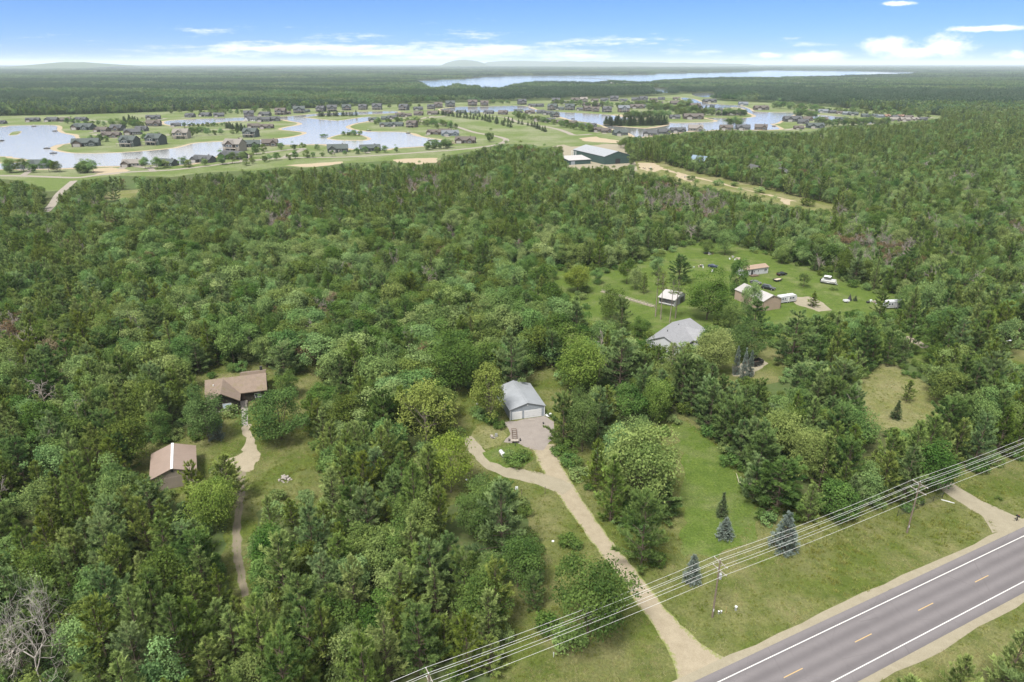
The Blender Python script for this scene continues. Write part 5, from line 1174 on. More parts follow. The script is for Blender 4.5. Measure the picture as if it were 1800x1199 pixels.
# small wagons, boxes and junk
o = thing('dump_trailer', 'dark open-topped dump trailer on bare sand behind the spruces', 'trailer', G(1329, 642), R(30))
mm = M(); mm.box(-1.9, 1.9, -1.1, 1.1, .7, .8); mm.obj('floor', RUSTY, o)
for (a, b, c, d) in ((-1.9, 1.9, -1.1, -1.02), (-1.9, 1.9, 1.02, 1.1), (-1.9, -1.82, -1.02, 1.02), (1.82, 1.9, -1.02, 1.02)): M().box(a, b, c, d, .7, 1.75).obj('side_panel', DARKM, o)
wheels(o, (-.5, .4), 1.0, .36); M().box(1.9, 3.2, -.06, .06, .6, .72).obj('tongue', DARKM, o)
car('parked_car', 'black car under the trees behind the dump trailer', 'car', G(1318, 627), R(20), 4.5, 1.8, 1.5, style='sedan')
o = thing('lawn_cart', 'small white cart standing alone on the grass', 'cart', G(1487, 531.5), R(10))
M().box(-1.0, 1.0, -.7, .7, .5, .6).obj('floor', WHITEP, o)
for (a, b, c, d) in ((-1.0, 1.0, -.7, -.64), (-1.0, 1.0, .64, .7), (-1, -.94, -.64, .64), (.94, 1.0, -.64, .64)): M().box(a, b, c, d, .6, 1.05).obj('side_panel', WHITEP, o)
wheels(o, (0,), .8, .3, .16)
o = thing('tarp_cone', 'dark cone-shaped covered stack behind the white cart', 'covered stack', G(1493, 528)); M().tube((0, 0, 0), (0, 0, 2.4), .95, .05, 9).obj('cover', DARKM, o); M().tube((0, 0, 2.3), (0, 0, 2.7), .06).obj('tip', DARKM, o)
def junk(px, py, n, lab, seed, spread=2.2):
    r_ = random.Random(seed); o = thing('scrap_pile', lab, 'scrap', G(px, py))
    for k in range(n):
        a, q = r_.uniform(0, 6.28), r_.uniform(0, spread); w, d, hh = r_.uniform(.3, 1.1), r_.uniform(.3, .9), r_.uniform(.2, .9)
        m_ = M().box(-w / 2, w / 2, -d / 2, d / 2, 0, hh).obj(r_.choice(['crate', 'sheet', 'drum', 'panel']), r_.choice([WHITEP, WOODG, RUSTY, DARKM, STEEL, PALEWOOD]), o)
        m_.location = (math.cos(a) * q, math.sin(a) * q, 0); m_.rotation_euler = (r_.uniform(-.15, .15), r_.uniform(-.15, .15), r_.uniform(0, 3))
    return o
junk(1228, 470, 6, 'small scrap heap left of the blue car', 1); junk(1245, 447, 7, 'scrap heap under the lone round tree, left side', 2); junk(1290, 455, 7, 'scrap row with a white sheet behind the mobile home', 3, 3.5)
junk(1252, 478, 3, 'boxes just below the blue car', 4, 1.2); junk(1530, 530, 8, 'low scrap and firewood row by the hidden camper', 5, 3.5); junk(1138, 297, 16, 'scattered pale scrap at the head of the weedy strip', 6, 9); junk(1205, 311, 14, 'scrap and lumber midway along the weedy strip', 7, 9)
junk(1495, 369, 8, 'junked frames at the end of the weedy strip', 8, 5); junk(1600, 396, 5, 'white junk glimpsed in an eastern forest gap', 9, 3); junk(1232, 468, 3, 'upright rusty implement in the far grass', 10, 1.0); junk(870, 770, 4, 'few boards on the dry patch by the apron', 11, 1.5)
# rail fence of the paddock
fence = thing('rail_fence', 'wooden rail fence between the paddock and the green yard', 'fence', (0, 0, 0))
fa, fb = G(1058, 514), G(1150, 541); n = 16
for k in range(n + 1): q = fa.lerp(fb, k / n); M().box(q.x - .08, q.x + .08, q.y - .08, q.y + .08, 0, 1.35).obj('post', WOODG, fence)
for zz_ in (.5, .9, 1.25):
    for k in range(n): q, w = fa.lerp(fb, k / n), fa.lerp(fb, (k + 1) / n); M().tube(q + Vector((0, 0, zz_)), w + Vector((0, 0, zz_)), .05, None, 4).obj('rail', WOODG, fence)
strip('track', [fa + Vector((0, 1.4, 0)), fa.lerp(fb, .5) + Vector((0, 1.6, 0)), fb + Vector((0, 1.4, 0))], 2.2, .05, GRAVELP, amp=.3, label='tan dirt path along the rail fence')
# boats and docks in the lagoons
for i, (x, y, a) in enumerate([(83, 261.5, .2), (94, 270, .5), (97, 231, .1), (718, 234.6, -.4), (648, 230.5, .1), (757, 247.6, .1), (3, 248, 1.2), (1007, 209.4, .3), (60, 222.5, .0), (1361, 222.2, .2)]):
    o = thing('lake_boat', ['dark boat moored off the central peninsula tip', 'blue boat afloat just below the peninsula tip', 'small boat moored by the upper left peninsula', 'boat on the beach of the round bay', 'boat at the neck of the middle lagoon', 'dark boat near the end of the round bay', 'boat at the left edge of the lagoon', 'boat off the south bank of the eastern lagoon', 'boat by the far bank of the left lagoon', 'boat at the eastern canal mouth'][i], 'boat', (*G(x, y).to_2d(), .25), a)
    M().prism([(-3.2, -.9), (2.0, -1.0), (3.4, 0), (2.0, 1.0), (-3.2, .9)], .0, .7, 'xy').obj('hull', DARKBLUE if i == 1 else DARKM, o)
    M().box(-1.5, 1.2, -.7, .7, .7, 1.0).obj('deck', WOODG, o); M().box(-1.4, .6, -.9, .9, 2.1, 2.25).obj('canopy', DARKBLUE if i == 1 else STEEL, o)
    for q in (-1.3, .5): M().tube((q, .8, .7), (q, .8, 2.1), .05).obj('canopy_post', STEEL, o)

# ---------------------------------------------------------------- trees that stand out
TREE_SPOTS = []                                   # x, y, half width: keep the forest off them
def tree(kind, loc, Hh, W, label, group=None, var=None, rot=None, cat_='tree', name=None):
    pr = PROTO[kind]; p = pr[(len(TREE_SPOTS) if var is None else var) % len(pr)]
    o = thing(name or kind, label, cat_, loc, (len(TREE_SPOTS) * 2.399) % 6.28 if rot is None else rot, group, (W / p['W'], W / p['W'], Hh / p['H']))
    link('trunk', p['trunk'], o); link('crown', p['crown'], o)
    TREE_SPOTS.append((loc[0], loc[1], W / 2))
    return o
KEEP_VIEW = []
LM = [  # kind, x0, x1, row of the top, row of the base, label
 ('maple_tree', 976, 1061, 594, 702, 'big round light-tipped maple standing alone behind the pines by the garage'),
 ('poplar_tree', 832, 890, 627, 748, 'tall narrow poplar hugging the left wall of the garage'),
 ('dark_oak', 756, 846, 580, 694, 'large dark dome-shaped oak at the back of the western lawn'),
 ('white_pine', 862, 936, 576, 688, 'blue-green white pine directly behind the garage'),
 ('white_pine', 948, 992, 580, 652, 'small pine with a bare lower trunk on the back lawn'),
 ('box_elder', 699, 801, 676, 785, 'yellow-green airy tree left of the garage lawn'),
 ('box_elder', 748, 838, 768, 872, 'loose yellow-green tree below the driveway spur'),
 ('maple_tree', 1060, 1186, 750, 895, 'broad bright green maple east of the driveway'),
 ('white_pine', 1038, 1140, 580, 690, 'large white pine behind the round maple'),
 ('white_pine', 958, 1022, 690, 792, 'spreading pine right beside the garage apron'),
 ('dark_oak', 995, 1052, 692, 800, 'leafy oak grown into the pine by the apron'),
 ('white_pine', 1020, 1080, 680, 775, 'dark pine behind the apron oak'),
 ('oak_tree', 1070, 1132, 678, 752, 'round green tree between two pines east of the garage'),
 ('maple_tree', 1126, 1180, 660, 752, 'pale green upright tree at the head of the mown lawn'),
 ('white_pine', 1082, 1172, 866, 1000, 'bushy white pine beside the middle of the driveway'),
 ('jack_pine', 1040, 1105, 800, 922, 'dark pine on the left flank of the broad maple'),
 ('jack_pine', 1020, 1072, 770, 862, 'young pine where the driveway narrows'),
 ('white_pine', 1128, 1200, 850, 915, 'low brownish pine under the broad maple'),
 ('dark_oak', 972, 1092, 972, 1128, 'wide green tree in the corner between wires and driveway'),
 ('white_pine', 918, 958, 1008, 1078, 'small blue-green pine beside the wide corner tree'),
 ('white_pine', 832, 932, 842, 985, 'tall olive pine at the forest edge left of the driveway'),
 ('dark_oak', 870, 950, 940, 1038, 'dark leafy tree at the foot of the tall edge pine'),
 ('dark_oak', 800, 880, 850, 960, 'leafy tree behind the tall dark edge tree'),
 ('blue_spruce', 1196, 1235, 975, 1029, 'blue spruce just above the wires near the transformer pole'),
 ('blue_spruce', 1254, 1292, 910, 951, 'smallest blue spruce in the open lawn'),
 ('fir_tree', 1255, 1281, 866, 914, 'narrow dark fir in the open lawn'),
 ('blue_spruce', 1347, 1406, 900, 972, 'largest blue spruce behind the wires'),
 ('white_pine', 1308, 1422, 810, 903, 'huge spreading white pine at the corner of the mown lawn'),
 ('maple_tree', 1318, 1402, 716, 812, 'light green maple midway along the pine belt'),
 ('maple_tree', 1385, 1455, 748, 850, 'yellow-green maple in front of the pine belt'),
 ('dark_oak', 446, 545, 686, 778, 'big leafy oak in front of the log house porch'),
 ('dark_oak', 333, 402, 688, 782, 'leafy oak left of the log house wing'),
 ('blue_spruce', 364, 398, 722, 778, 'blue spruce in front of the oak by the log house'),
 ('oak_tree', 384, 441, 568, 650, 'round bright oak behind the log house'),
 ('white_pine', 470, 532, 603, 668, 'olive pine behind the right end of the log house'),
 ('white_pine', 326, 374, 600, 662, 'dark pine behind the left end of the log house'),
 ('oak_tree', 487, 530, 655, 705, 'small leafy tree at the right end of the log house'),
 ('maple_tree', 343, 427, 838, 932, 'light green maple beside the two-track lane'),
 ('jack_pine', 322, 372, 812, 895, 'thin pine at the front corner of the outbuilding'),
 ('jack_pine', 372, 440, 798, 888, 'loose pine in front of the gravel turnaround'),
 ('dead_snag', -10, 165, 1018, 1222, 'large bleached dead tree with bare spreading limbs in the lower left corner'),
 ('bare_tree', -12, 44, 842, 915, 'grey dead tree at the left edge'),
 ('white_pine', 1168, 1217, 448, 503, 'dark dense pine in the middle of the far yard'),
 ('dark_oak', 1200, 1284, 482, 568, 'large dark oak between the white shed and the tan barn'),
 ('oak_tree', 1278, 1314, 452, 525, 'leafy tree at the left end of the mobile home'),
 ('oak_tree', 1256, 1292, 404, 454, 'lone round tree in the far yard'),
 ('maple_tree', 1362, 1386, 430, 470, 'slim pale tree behind the mobile home'),
 ('oak_tree', 1400, 1424, 480, 511, 'small round tree in the open grass left of the pontoon boat'),
 ('oak_tree', 1463, 1502, 438, 496, 'upright bright green tree at the yard edge behind the pontoon boat'),
 ('oak_tree', 1300, 1332, 490, 560, 'leafy tree standing over the tan barn roof'),
 ('white_pine', 1295, 1350, 525, 600, 'white pine below the tan barn'),
 ('dark_oak', 1280, 1340, 565, 640, 'dark oak below the tan barn pine'),
 ('maple_tree', 1215, 1285, 575, 665, 'gold-tipped tree in front of the grey-roofed house'),
 ('white_pine', 1345, 1435, 545, 645, 'broad dark pine right of the dump trailer'),
 ('white_pine', 1170, 1222, 620, 720, 'tall white pine at the head of the pine belt'),
 ('blue_spruce', 1284, 1302, 608, 664, 'left of three slim blue spruces by the dump trailer'), ('blue_spruce', 1297, 1315, 612, 672, 'middle of three slim blue spruces by the dump trailer'), ('blue_spruce', 1308, 1326, 616, 668, 'right of three slim blue spruces by the dump trailer'),
 ('blue_spruce', 1407, 1428, 686, 722, 'small blue-grey spruce among the pines of the eastern lot'),
 ('jack_pine', 1580, 1606, 668, 712, 'lone thin sapling in the small dry meadow'),
 ('fir_tree', 1562, 1586, 704, 742, 'dark little fir at the meadow edge'),
 ('oak_tree', 1085, 1118, 455, 505, 'rounded tree at the edge of the paddock'), ('oak_tree', 1102, 1130, 470, 515, 'second rounded tree in the paddock'), ('oak_tree', 1036, 1060, 470, 505, 'small bushy tree left of the paddock'),
 ('white_pine', 1072, 1112, 522, 588, 'dark pine at the left end of the green yard'), ('dark_oak', 1108, 1142, 556, 600, 'low dark tree left of the grey-roofed house'), ('oak_tree', 1262, 1300, 530, 588, 'leafy tree between the large oak and the tan barn'), ('oak_tree', 1140, 1168, 448, 490, 'small tree behind the tall bare-trunked pines'), ('jack_pine', 1120, 1142, 478, 522, 'thin pine by the rail fence'), ('oak_tree', 1232, 1256, 420, 452, 'small tree left of the lone round tree'),
 ('maple_tree', 990, 1040, 465, 520, 'pale feathery tree at the left end of the yard'), ('oak_tree', 1050, 1095, 505, 570, 'dark tree in front of the rail fence'),
 ('fir_tree', 1498, 1508, 520, 535, 'tiny dark evergreen beside the covered stack'), ('oak_tree', 1398, 1420, 570, 600, 'small tree below the gravel turning area'),
 ('white_pine', 1530, 1560, 512, 562, 'small pine hiding the left end of the second camper'),
 ('jack_pine', 1416, 1440, 512, 545, 'thin small pine on the gravel turning area'),
 ('jack_pine', 1715, 1800, 1100, 1240, 'olive pine beyond the highway in the lower right corner'), ('jack_pine', 1640, 1700, 1150, 1260, 'young pine beyond the highway, left of the corner pine'), ('white_pine', 1755, 1860, 1120, 1290, 'pine cut off by the lower right corner'), ('jack_pine', 1540, 1610, 1190, 1300, 'pine tip at the bottom edge beyond the highway'),
]
for (kind, x0, x1, yt, yb, lab) in LM:
    b = G((x0 + x1) / 2, yb); W = .9 * (x1 - x0) / ppm(b); 
    q = G((x0 + x1) / 2, yb - 6); 
    tree(kind, q, max(1.5, rise(q, yt)), W, lab); KEEP_VIEW.append(((x0 + x1) / 2, (x1 - x0) / 2, yt, yb, q.y))
for k, (x, yb, yt, lab) in enumerate([(1152, 557, 468, 'leftmost tall bare-trunked pine before the white shed'), (1161, 562, 478, 'second tall bare-trunked pine before the white shed'), (1177, 567, 486, 'third tall bare-trunked pine before the white shed'), (1187, 560, 492, 'rightmost tall bare-trunked pine before the white shed'), (1176, 690, 600, 'left tall pine beside the grey-green shed'), (1190, 690, 604, 'right tall pine beside the grey-green shed')]):
    b = G(x, yb); tree('tall_pine', b, rise(b, yt), 5.0 if k != 2 else 4.2, lab)
# pine belt east of the mown lawn
for k in range(14):
    t = k / 13; x, y = 1200 + 138 * t, 704 + 140 * t; b = G(x + 8 * math.sin(k * 2.3), y)
    tree('white_pine', b, 12.5 + 1.2 * math.sin(k * 1.7), 7.4 + .6 * math.cos(k), 'white pine in the straight belt east of the mown lawn', 'pines of the straight belt')
for k in range(9):
    t = k / 8; b = G(1228 + 150 * t, 690 + 118 * t); tree('white_pine', b, 10.5 + math.sin(k * 2.1), 6.8, 'tree in the second row of the straight belt', 'second row of the straight belt', name='belt_tree')
# shrubs
SH = [(905, 815, 5.4, 2.3, 'round shrub thicket on the driveway island'), (918, 806, 3.8, 1.9, 'right half of the shrub thicket on the driveway island'), (893, 803, 3.2, 1.6, 'shrub next to the propane tank'), (1000, 958, 4.2, 2.0, 'bright shrub in the lawn left of the driveway'), (1013, 963, 2.4, 1.5, 'small dark shrub beside the bright lawn shrub'),
      (862, 742, 5, 2.6, 'weedy shrub at the front left corner of the garage'), (850, 735, 4.5, 2.4, 'shrub under the poplar by the garage'), (878, 752, 3.2, 1.8, 'low shrub at the apron edge'), (838, 728, 4.0, 2.0, 'shrub left of the poplar'),
      (985, 795, 4.5, 1.7, 'brush under the pines by the apron'), (1000, 815, 5, 2.0, 'brush along the driveway below the apron pines'), (1020, 840, 5, 2.2, 'brush at the driveway edge'), (840, 880, 5.5, 3.0, 'bush at the forest edge below the spur'), (880, 890, 6, 3.2, 'rounded bush in the grass below the driveway bend'), (862, 905, 5, 3.0, 'bush between the bend and the dark edge tree'),
      (1755, 878, 1.4, .8, 'pair of little shrubs beside the pale drive'), (1140, 905, 4.5, 2.2, 'brown-green brush under the broad maple'), (965, 1105, 5.0, 2.5, 'brush under the wires left of the wide corner tree'), (1000, 1130, 5.5, 2.2, 'brush at the foot of the wide corner tree'), (1215, 317, 7, 3.5, 'brush on the sandy wheel track of the weedy strip'), (1262, 326, 8, 4, 'bush midway along the weedy strip'), (1335, 339, 8, 4, 'bush beside the lower end of the wheel track'), (1420, 362, 9, 5, 'thicket at the lower end of the weedy strip'), (1290, 327, 6, 3, 'small bush on the far side of the weedy strip'), (1465, 510, 3, 1.4, 'weeds behind the pontoon boat'), (570, 240, 10, 3.0, 'brush on the green island')]
for i, (x, y, w, hh, lab) in enumerate(SH): tree('shrub', G(x, y), hh, w, lab, cat_='shrub', name='shrub')
# young trees planted in the subdivision
sr = random.Random(12)
def row_of(pts, n, s0, s1, lab, grp, kind='oak_tree'):
    P = [G(*p) for p in pts]
    for k in range(n):
        t = (k + sr.uniform(-.25, .25)) / max(1, n - 1) * (len(P) - 1); t = min(max(t, 0), len(P) - 1.001); i = int(t); q = P[i].lerp(P[i + 1], t - i)
        s = sr.uniform(s0, s1); tree(kind, (q.x + sr.uniform(-2, 2), q.y + sr.uniform(-3, 3), 0), s * 1.15, s, lab, grp, name='young_tree' if kind == 'oak_tree' else 'young_spruce')
row_of([(433, 291), (480, 283), (530, 278), (576, 276), (640, 270), (700, 268)], 17, 4, 7, 'young round tree in the row along the near lane', 'row of young trees on the near lane')
row_of([(765, 200), (800, 206), (850, 212), (900, 224)], 26, 5, 8, 'young spruce in the double line across the open field', 'line of young spruces', 'fir_tree'); row_of([(780, 199), (830, 203), (880, 213), (935, 222), (960, 232)], 26, 5, 8, 'young spruce in the double line across the open field', 'line of young spruces', 'fir_tree')
row_of([(1066, 221), (1100, 222), (1140, 222), (1172, 219)], 26, 9, 14, 'spruce on the wooded island', 'trees of the wooded island', 'fir_tree'); row_of([(1064, 218), (1110, 217), (1168, 217)], 16, 8, 12, 'spruce on the wooded island', 'trees of the wooded island', 'fir_tree')
row_of([(398, 225), (432, 231)], 16, 5, 9, 'young spruce in the dark clump on the central peninsula', 'clump on the central peninsula', 'fir_tree'); row_of([(325, 224), (395, 222)], 12, 4, 6, 'small round tree along the peninsula street', 'trees along the peninsula street'); row_of([(335, 232), (362, 233)], 9, 5, 7, 'small round tree behind the tan-walled house', 'trees behind the tan-walled house')
row_of([(560, 205), (625, 204)], 14, 6, 9, 'small dark spruce on the spit of the middle lagoon', 'spruces of the spit', 'fir_tree'); row_of([(605, 240), (632, 240)], 5, 5, 8, 'small tree on the green island', 'trees of the green island')
row_of([(15, 305), (30, 303), (75, 303), (98, 303)], 6, 7, 10, 'round tree by the leftmost near house', 'trees by the leftmost near house'); row_of([(140, 304), (165, 303)], 6, 7, 10, 'bushy tree on the bare lot', 'trees on the bare lot')
row_of([(220, 216), (245, 218)], 8, 7, 11, 'spruce in the dry field of the upper left peninsula', 'spruces of the dry field', 'fir_tree'); row_of([(752, 263), (790, 260)], 9, 6, 9, 'young tree in the lawn of the dark brown house', 'young trees of the dark brown house lawn'); row_of([(760, 218), (800, 227)], 9, 6, 9, 'round tree along the bend of the lane', 'trees along the bend'); row_of([(861, 249)], 1, 9, 9.5, 'lone round tree inside the bend of the lane', None) if False else None
tree('oak_tree', G(861, 250), 12, 9, 'lone round tree inside the bend of the lane', name='young_tree')
row_of([(905, 206), (925, 211), (960, 216), (1000, 226), (1040, 232)], 26, 6, 10, 'tree among the houses of the south bank', 'trees among the south bank houses'); row_of([(1140, 195), (1180, 196), (1225, 200)], 22, 8, 14, 'tree on the eastern peninsula', 'trees of the eastern peninsula'); row_of([(1195, 191), (1212, 190)], 7, 12, 17, 'dense tree beside the narrow inlet', 'trees by the inlet')
row_of([(1230, 199), (1255, 199)], 6, 9, 13, 'spruce in the clump between the fingers', 'clump between the fingers', 'fir_tree'); row_of([(1280, 222), (1298, 221)], 6, 8, 12, 'tree behind the near eastern roofs', 'trees behind the near eastern roofs'); row_of([(1360, 190), (1440, 196)], 14, 8, 13, 'tree at the head of the eastern row', 'trees at the head of the eastern row'); row_of([(1400, 205), (1432, 207)], 10, 9, 13, 'tree behind the canal houses', 'trees behind the canal houses')
row_of([(1440, 222), (1560, 221)], 20, 8, 12, 'tree along the canal lane', 'trees along the canal lane'); row_of([(970, 185), (1080, 189), (1160, 187)], 26, 8, 13, 'tree between the northern houses', 'trees between the northern houses'); row_of([(860, 183), (895, 182)], 8, 6, 9, 'tree on the northern levee', 'trees on the northern levee')
row_of([(1100, 209), (1165, 206)], 14, 8, 12, 'tree on the sandy eastern lots', 'trees on the sandy lots'); row_of([(360, 202), (420, 200), (520, 196)], 14, 6, 9, 'small tree behind the back row houses', 'trees behind the back row')

row_of([(120, 218), (200, 222), (250, 226)], 16, 6, 11, 'tree among the roofs of the upper left peninsula', 'trees of the upper left peninsula'); row_of([(160, 250), (260, 248), (330, 240), (420, 235)], 20, 5, 9, 'tree on the lawns of the central peninsula', 'trees of the central peninsula lawns')
row_of([(300, 200), (420, 198), (600, 192), (740, 189)], 22, 6, 11, 'tree on the western levee', 'trees on the western levee'); row_of([(250, 297), (330, 294), (420, 287), (470, 264), (560, 264)], 16, 5, 9, 'tree beside the near bank houses', 'trees beside the near bank houses'); row_of([(660, 219), (720, 216), (770, 226)], 14, 6, 10, 'tree round the bay houses', 'trees round the bay'); row_of([(1170, 206), (1240, 203), (1310, 204)], 16, 8, 13, 'tree on the fingers of the eastern peninsula', 'trees of the eastern fingers'); row_of([(1440, 197), (1540, 203), (1630, 208)], 22, 7, 11, 'tree in the long eastern row', 'trees of the long eastern row')
# ---------------------------------------------------------------- planting the forest
rg = np.random.default_rng(42)
def jitter_grid(y0, y1, s, side=.84, extra=35):
    ys = np.arange(y0, y1, s); out = []
    for k, y in enumerate(ys):
        hw = side * y + extra; xs = np.arange(-hw, hw, s) + (k % 2) * s / 2
        out.append(np.stack([xs, np.full(len(xs), y)], 1))
    P = np.concatenate(out); P += rg.uniform(-.42, .42, P.shape) * s
    return P
def projv(X, Y, Z):
    dz = Z - CAMH; fw = Y * CP - dz * SP; up = Y * SP + dz * CP
    return 900 + F * X / fw, 599.5 - F * up / fw
P = np.concatenate([jitter_grid(62, 260, 4.7), jitter_grid(260, 640, 5.3), jitter_grid(640, 1500, 6.0)])
px, py = projv(P[:, 0], P[:, 1], np.zeros(len(P)))
def zone(poly): return inpoly(poly, px, py)
# species mix by stand: jack, white, oak, bare, browning
mix = np.tile([.30, .16, .48, .03, .03], (len(P), 1))
def setmix(poly, m): mix[zone(poly)] = m
setmix([(-900, 700), (470, 700), (1000, 1000), (1000, 1400), (-900, 1400)], [.56, .20, .22, .01, .01])
setmix([(430, 800), (620, 820), (830, 840), (900, 1400), (430, 1400)], [.62, .16, .21, .005, .005])
setmix([(-900, 420), (240, 440), (330, 800), (-900, 900)], [.48, .12, .33, .04, .03])
setmix([(150, 400), (1000, 400), (1060, 620), (700, 760), (330, 690)], [.14, .13, .68, .025, .025])
setmix([(-900, 300), (1100, 290), (1000, 405), (150, 410), (-900, 440)], [.56, .14, .24, .04, .02])
setmix([(900, 270), (1110, 300), (1300, 400), (1000, 420), (860, 340)], [.45, .08, .42, .03, .02])
setmix([(1100, 200), (2400, 200), (2400, 290), (1110, 290)], [.70, .06, .23, .005, .005])
setmix([(1250, 290), (2400, 290), (2400, 560), (1500, 520), (1300, 430)], [.28, .08, .56, .06, .02])
setmix([(1340, 560), (2400, 560), (2400, 840), (1640, 850), (1480, 900), (1340, 800)], [.40, .28, .30, .015, .005])
for (cx, cy2, rr_, pb) in ((1165, 365, 40, .75), (1240, 380, 34, .8), (750, 345, 40, .6), (845, 340, 22, .6), (1500, 455, 60, .5), (1580, 460, 40, .6), (480, 395, 40, .3), (1060, 375, 30, .3), (30, 640, 50, .35), (1790, 420, 30, .5), (640, 480, 60, .15), (1700, 345, 60, .12)):
    m = ((px - cx) ** 2 + ((py - cy2) * 1.6) ** 2) < rr_ ** 2; mix[m] = mix[m] * (1 - pb); mix[m, 3] += pb * .85; mix[m, 4] += pb * .15
KN = ['jack_pine', 'white_pine', 'oak_tree', 'bare_tree', 'browning_tree']
# stands: neighbours tend to be the same kind
nz = np.array([mnoise.noise(Vector((x * .035, y * .035, 4.2))) for x, y in P[:, :2]]) * .5 + .5
u = np.clip(.55 * np.clip((nz - .22) / .56, 0, 1) + .45 * rg.random(len(P)), 0, .9999); u = np.argsort(np.argsort(u)) / len(u) * .35 + rg.random(len(P)) * .65; u = np.argsort(np.argsort(u)) / len(u)
cum = np.cumsum(mix, 1); kind = (u[:, None] > cum).sum(1).clip(0, 4)
h0 = np.array([10.6, 11.4, 9.0, 9.5, 8.0])[kind]; hv = rg.normal(1, .20, len(P)).clip(.55, 1.5)
var_ = rg.random(len(P)); Ht = h0 * hv; Wd = np.array([4.6, 6.2, 6.2, 6.4, 5.4])[kind] * (.35 + .65 * hv) * rg.uniform(.85, 1.2, len(P))
belt_ = zone([(150, 400), (1000, 400), (1060, 620), (700, 760), (330, 690)]) & (kind == 2); Wd[belt_] *= 1.22; Ht[belt_] *= 1.05; Wd[belt_ & (var_ < .25)] *= .6; near_ = P[:, 1] < 240; Wd[near_] *= 1.14; Ht[near_] *= 1.06
far_ = P[:, 1] > 640; Ht[far_] *= 1.12; Wd[far_] *= 1.2
ok = np.ones(len(P), bool)
for poly, share in (([(150, 400), (1000, 400), (1060, 620), (700, 760), (330, 690)], .18), ([(1550, 540), (1640, 545), (1730, 590), (1720, 640), (1600, 640), (1545, 590)], .5), ([(1380, 600), (1520, 620), (1520, 720), (1400, 690)], .3), ([(1180, 690), (1340, 700), (1400, 820), (1340, 860)], .6), ([(960, 470), (1040, 470), (1060, 560), (980, 540)], .4)):     # thinner stands over grass
    ok &= ~(zone(poly) & (rg.random(len(P)) < share))
for poly in CLEAR:
    a = np.array(poly); 
    for fz, lat in ((0, 0), (.45, -.30), (.45, .30), (.8, 0), (.95, 0)):
        qx, qy = projv(P[:, 0] + lat * Wd, P[:, 1], Ht * fz); cand = ok & (qx > a[:, 0].min()) & (qx < a[:, 0].max()) & (qy > a[:, 1].min()) & (qy < a[:, 1].max())
        idx = np.nonzero(cand)[0]
        if len(idx): ok[idx[inpoly(poly, qx[idx], qy[idx])]] = False
for (cx, hw, yt, yb, Yq) in KEEP_VIEW + [(903, 35, 672, 742, 150), (398, 55, 655, 716, 165), (300, 42, 780, 858, 122), (1190, 45, 560, 602, 200)]:   # nothing taller grows up in front of these
    for fz in (.35, .6, .8, .98):
        qx, qy = projv(P[:, 0], P[:, 1], Ht * fz); rr2 = ((qx - cx) / (hw * .86)) ** 2 + ((qy - (yt + yb) / 2) / max(4, (yb - yt) * .43)) ** 2; ok &= ~((rr2 < 1) & (P[:, 1] < Yq + 1))
for w in WATERS[:6]:
    ok &= ~inpoly(w, px, py)
roadn = (P[:, 0] - RC.x) * RN.x + (P[:, 1] - RC.y) * RN.y
ok &= ~((roadn > -9) & (roadn < 9))
for (x, y, w) in TREE_SPOTS: ok &= ((P[:, 0] - x) ** 2 + (P[:, 1] - y) ** 2) > (w * .62 + 1.0) ** 2
def keep_off(o_, x0, x1, y0, y1, m_=1.5):
    c, s = math.cos(o_.rotation_euler[2]), math.sin(o_.rotation_euler[2]); dx, dy = P[:, 0] - o_.location.x, P[:, 1] - o_.location.y
    lx, ly = dx * c + dy * s, -dx * s + dy * c; return ~((lx > x0 - m_) & (lx < x1 + m_) & (ly > y0 - m_) & (ly < y1 + m_))
for (o_, d_) in ((g, (0, 9.2, 0, 13.4)), (t_, (0, 8.6, 0, 10.9)), (lh, (0, 15.5, -9.5, 5)), (h, (0, 20, -9.5, 6)), (s_, (0, 6.8, 0, 6.2)), (ws, (0, 6.4, 0, 9.3)), (b_, (0, 8.3, 0, 15.6)), (mh, (0, 13.2, -2.5, 5)), (ib, (-4, 28, 0, 60)), (sw, (0, 22, 0, 21))): ok &= keep_off(o_, *d_)
for o_ in bpy.data.objects:
    if o_.name.startswith('cabin') and o_.parent is None: ok &= keep_off(o_, -6, 6, -10, 14)
for (x, y, w) in HOUSE_SPOTS: ok &= ((P[:, 0] - x) ** 2 + (P[:, 1] - y) ** 2) > (w * .8) ** 2
def inframe(X, Y, Z): qx, qy = projv(X, Y, Z); return (qx > 5) & (qx < 1795) & (qy > 100) & (qy < 1195)
vis = inframe(P[:, 0], P[:, 1], Ht * .7); size = F / np.hypot(P[:, 1], CAMH) * np.sqrt(Ht * Wd)
rot = rg.uniform(0, 6.283, len(P)); var = rg.integers(0, 60, len(P))
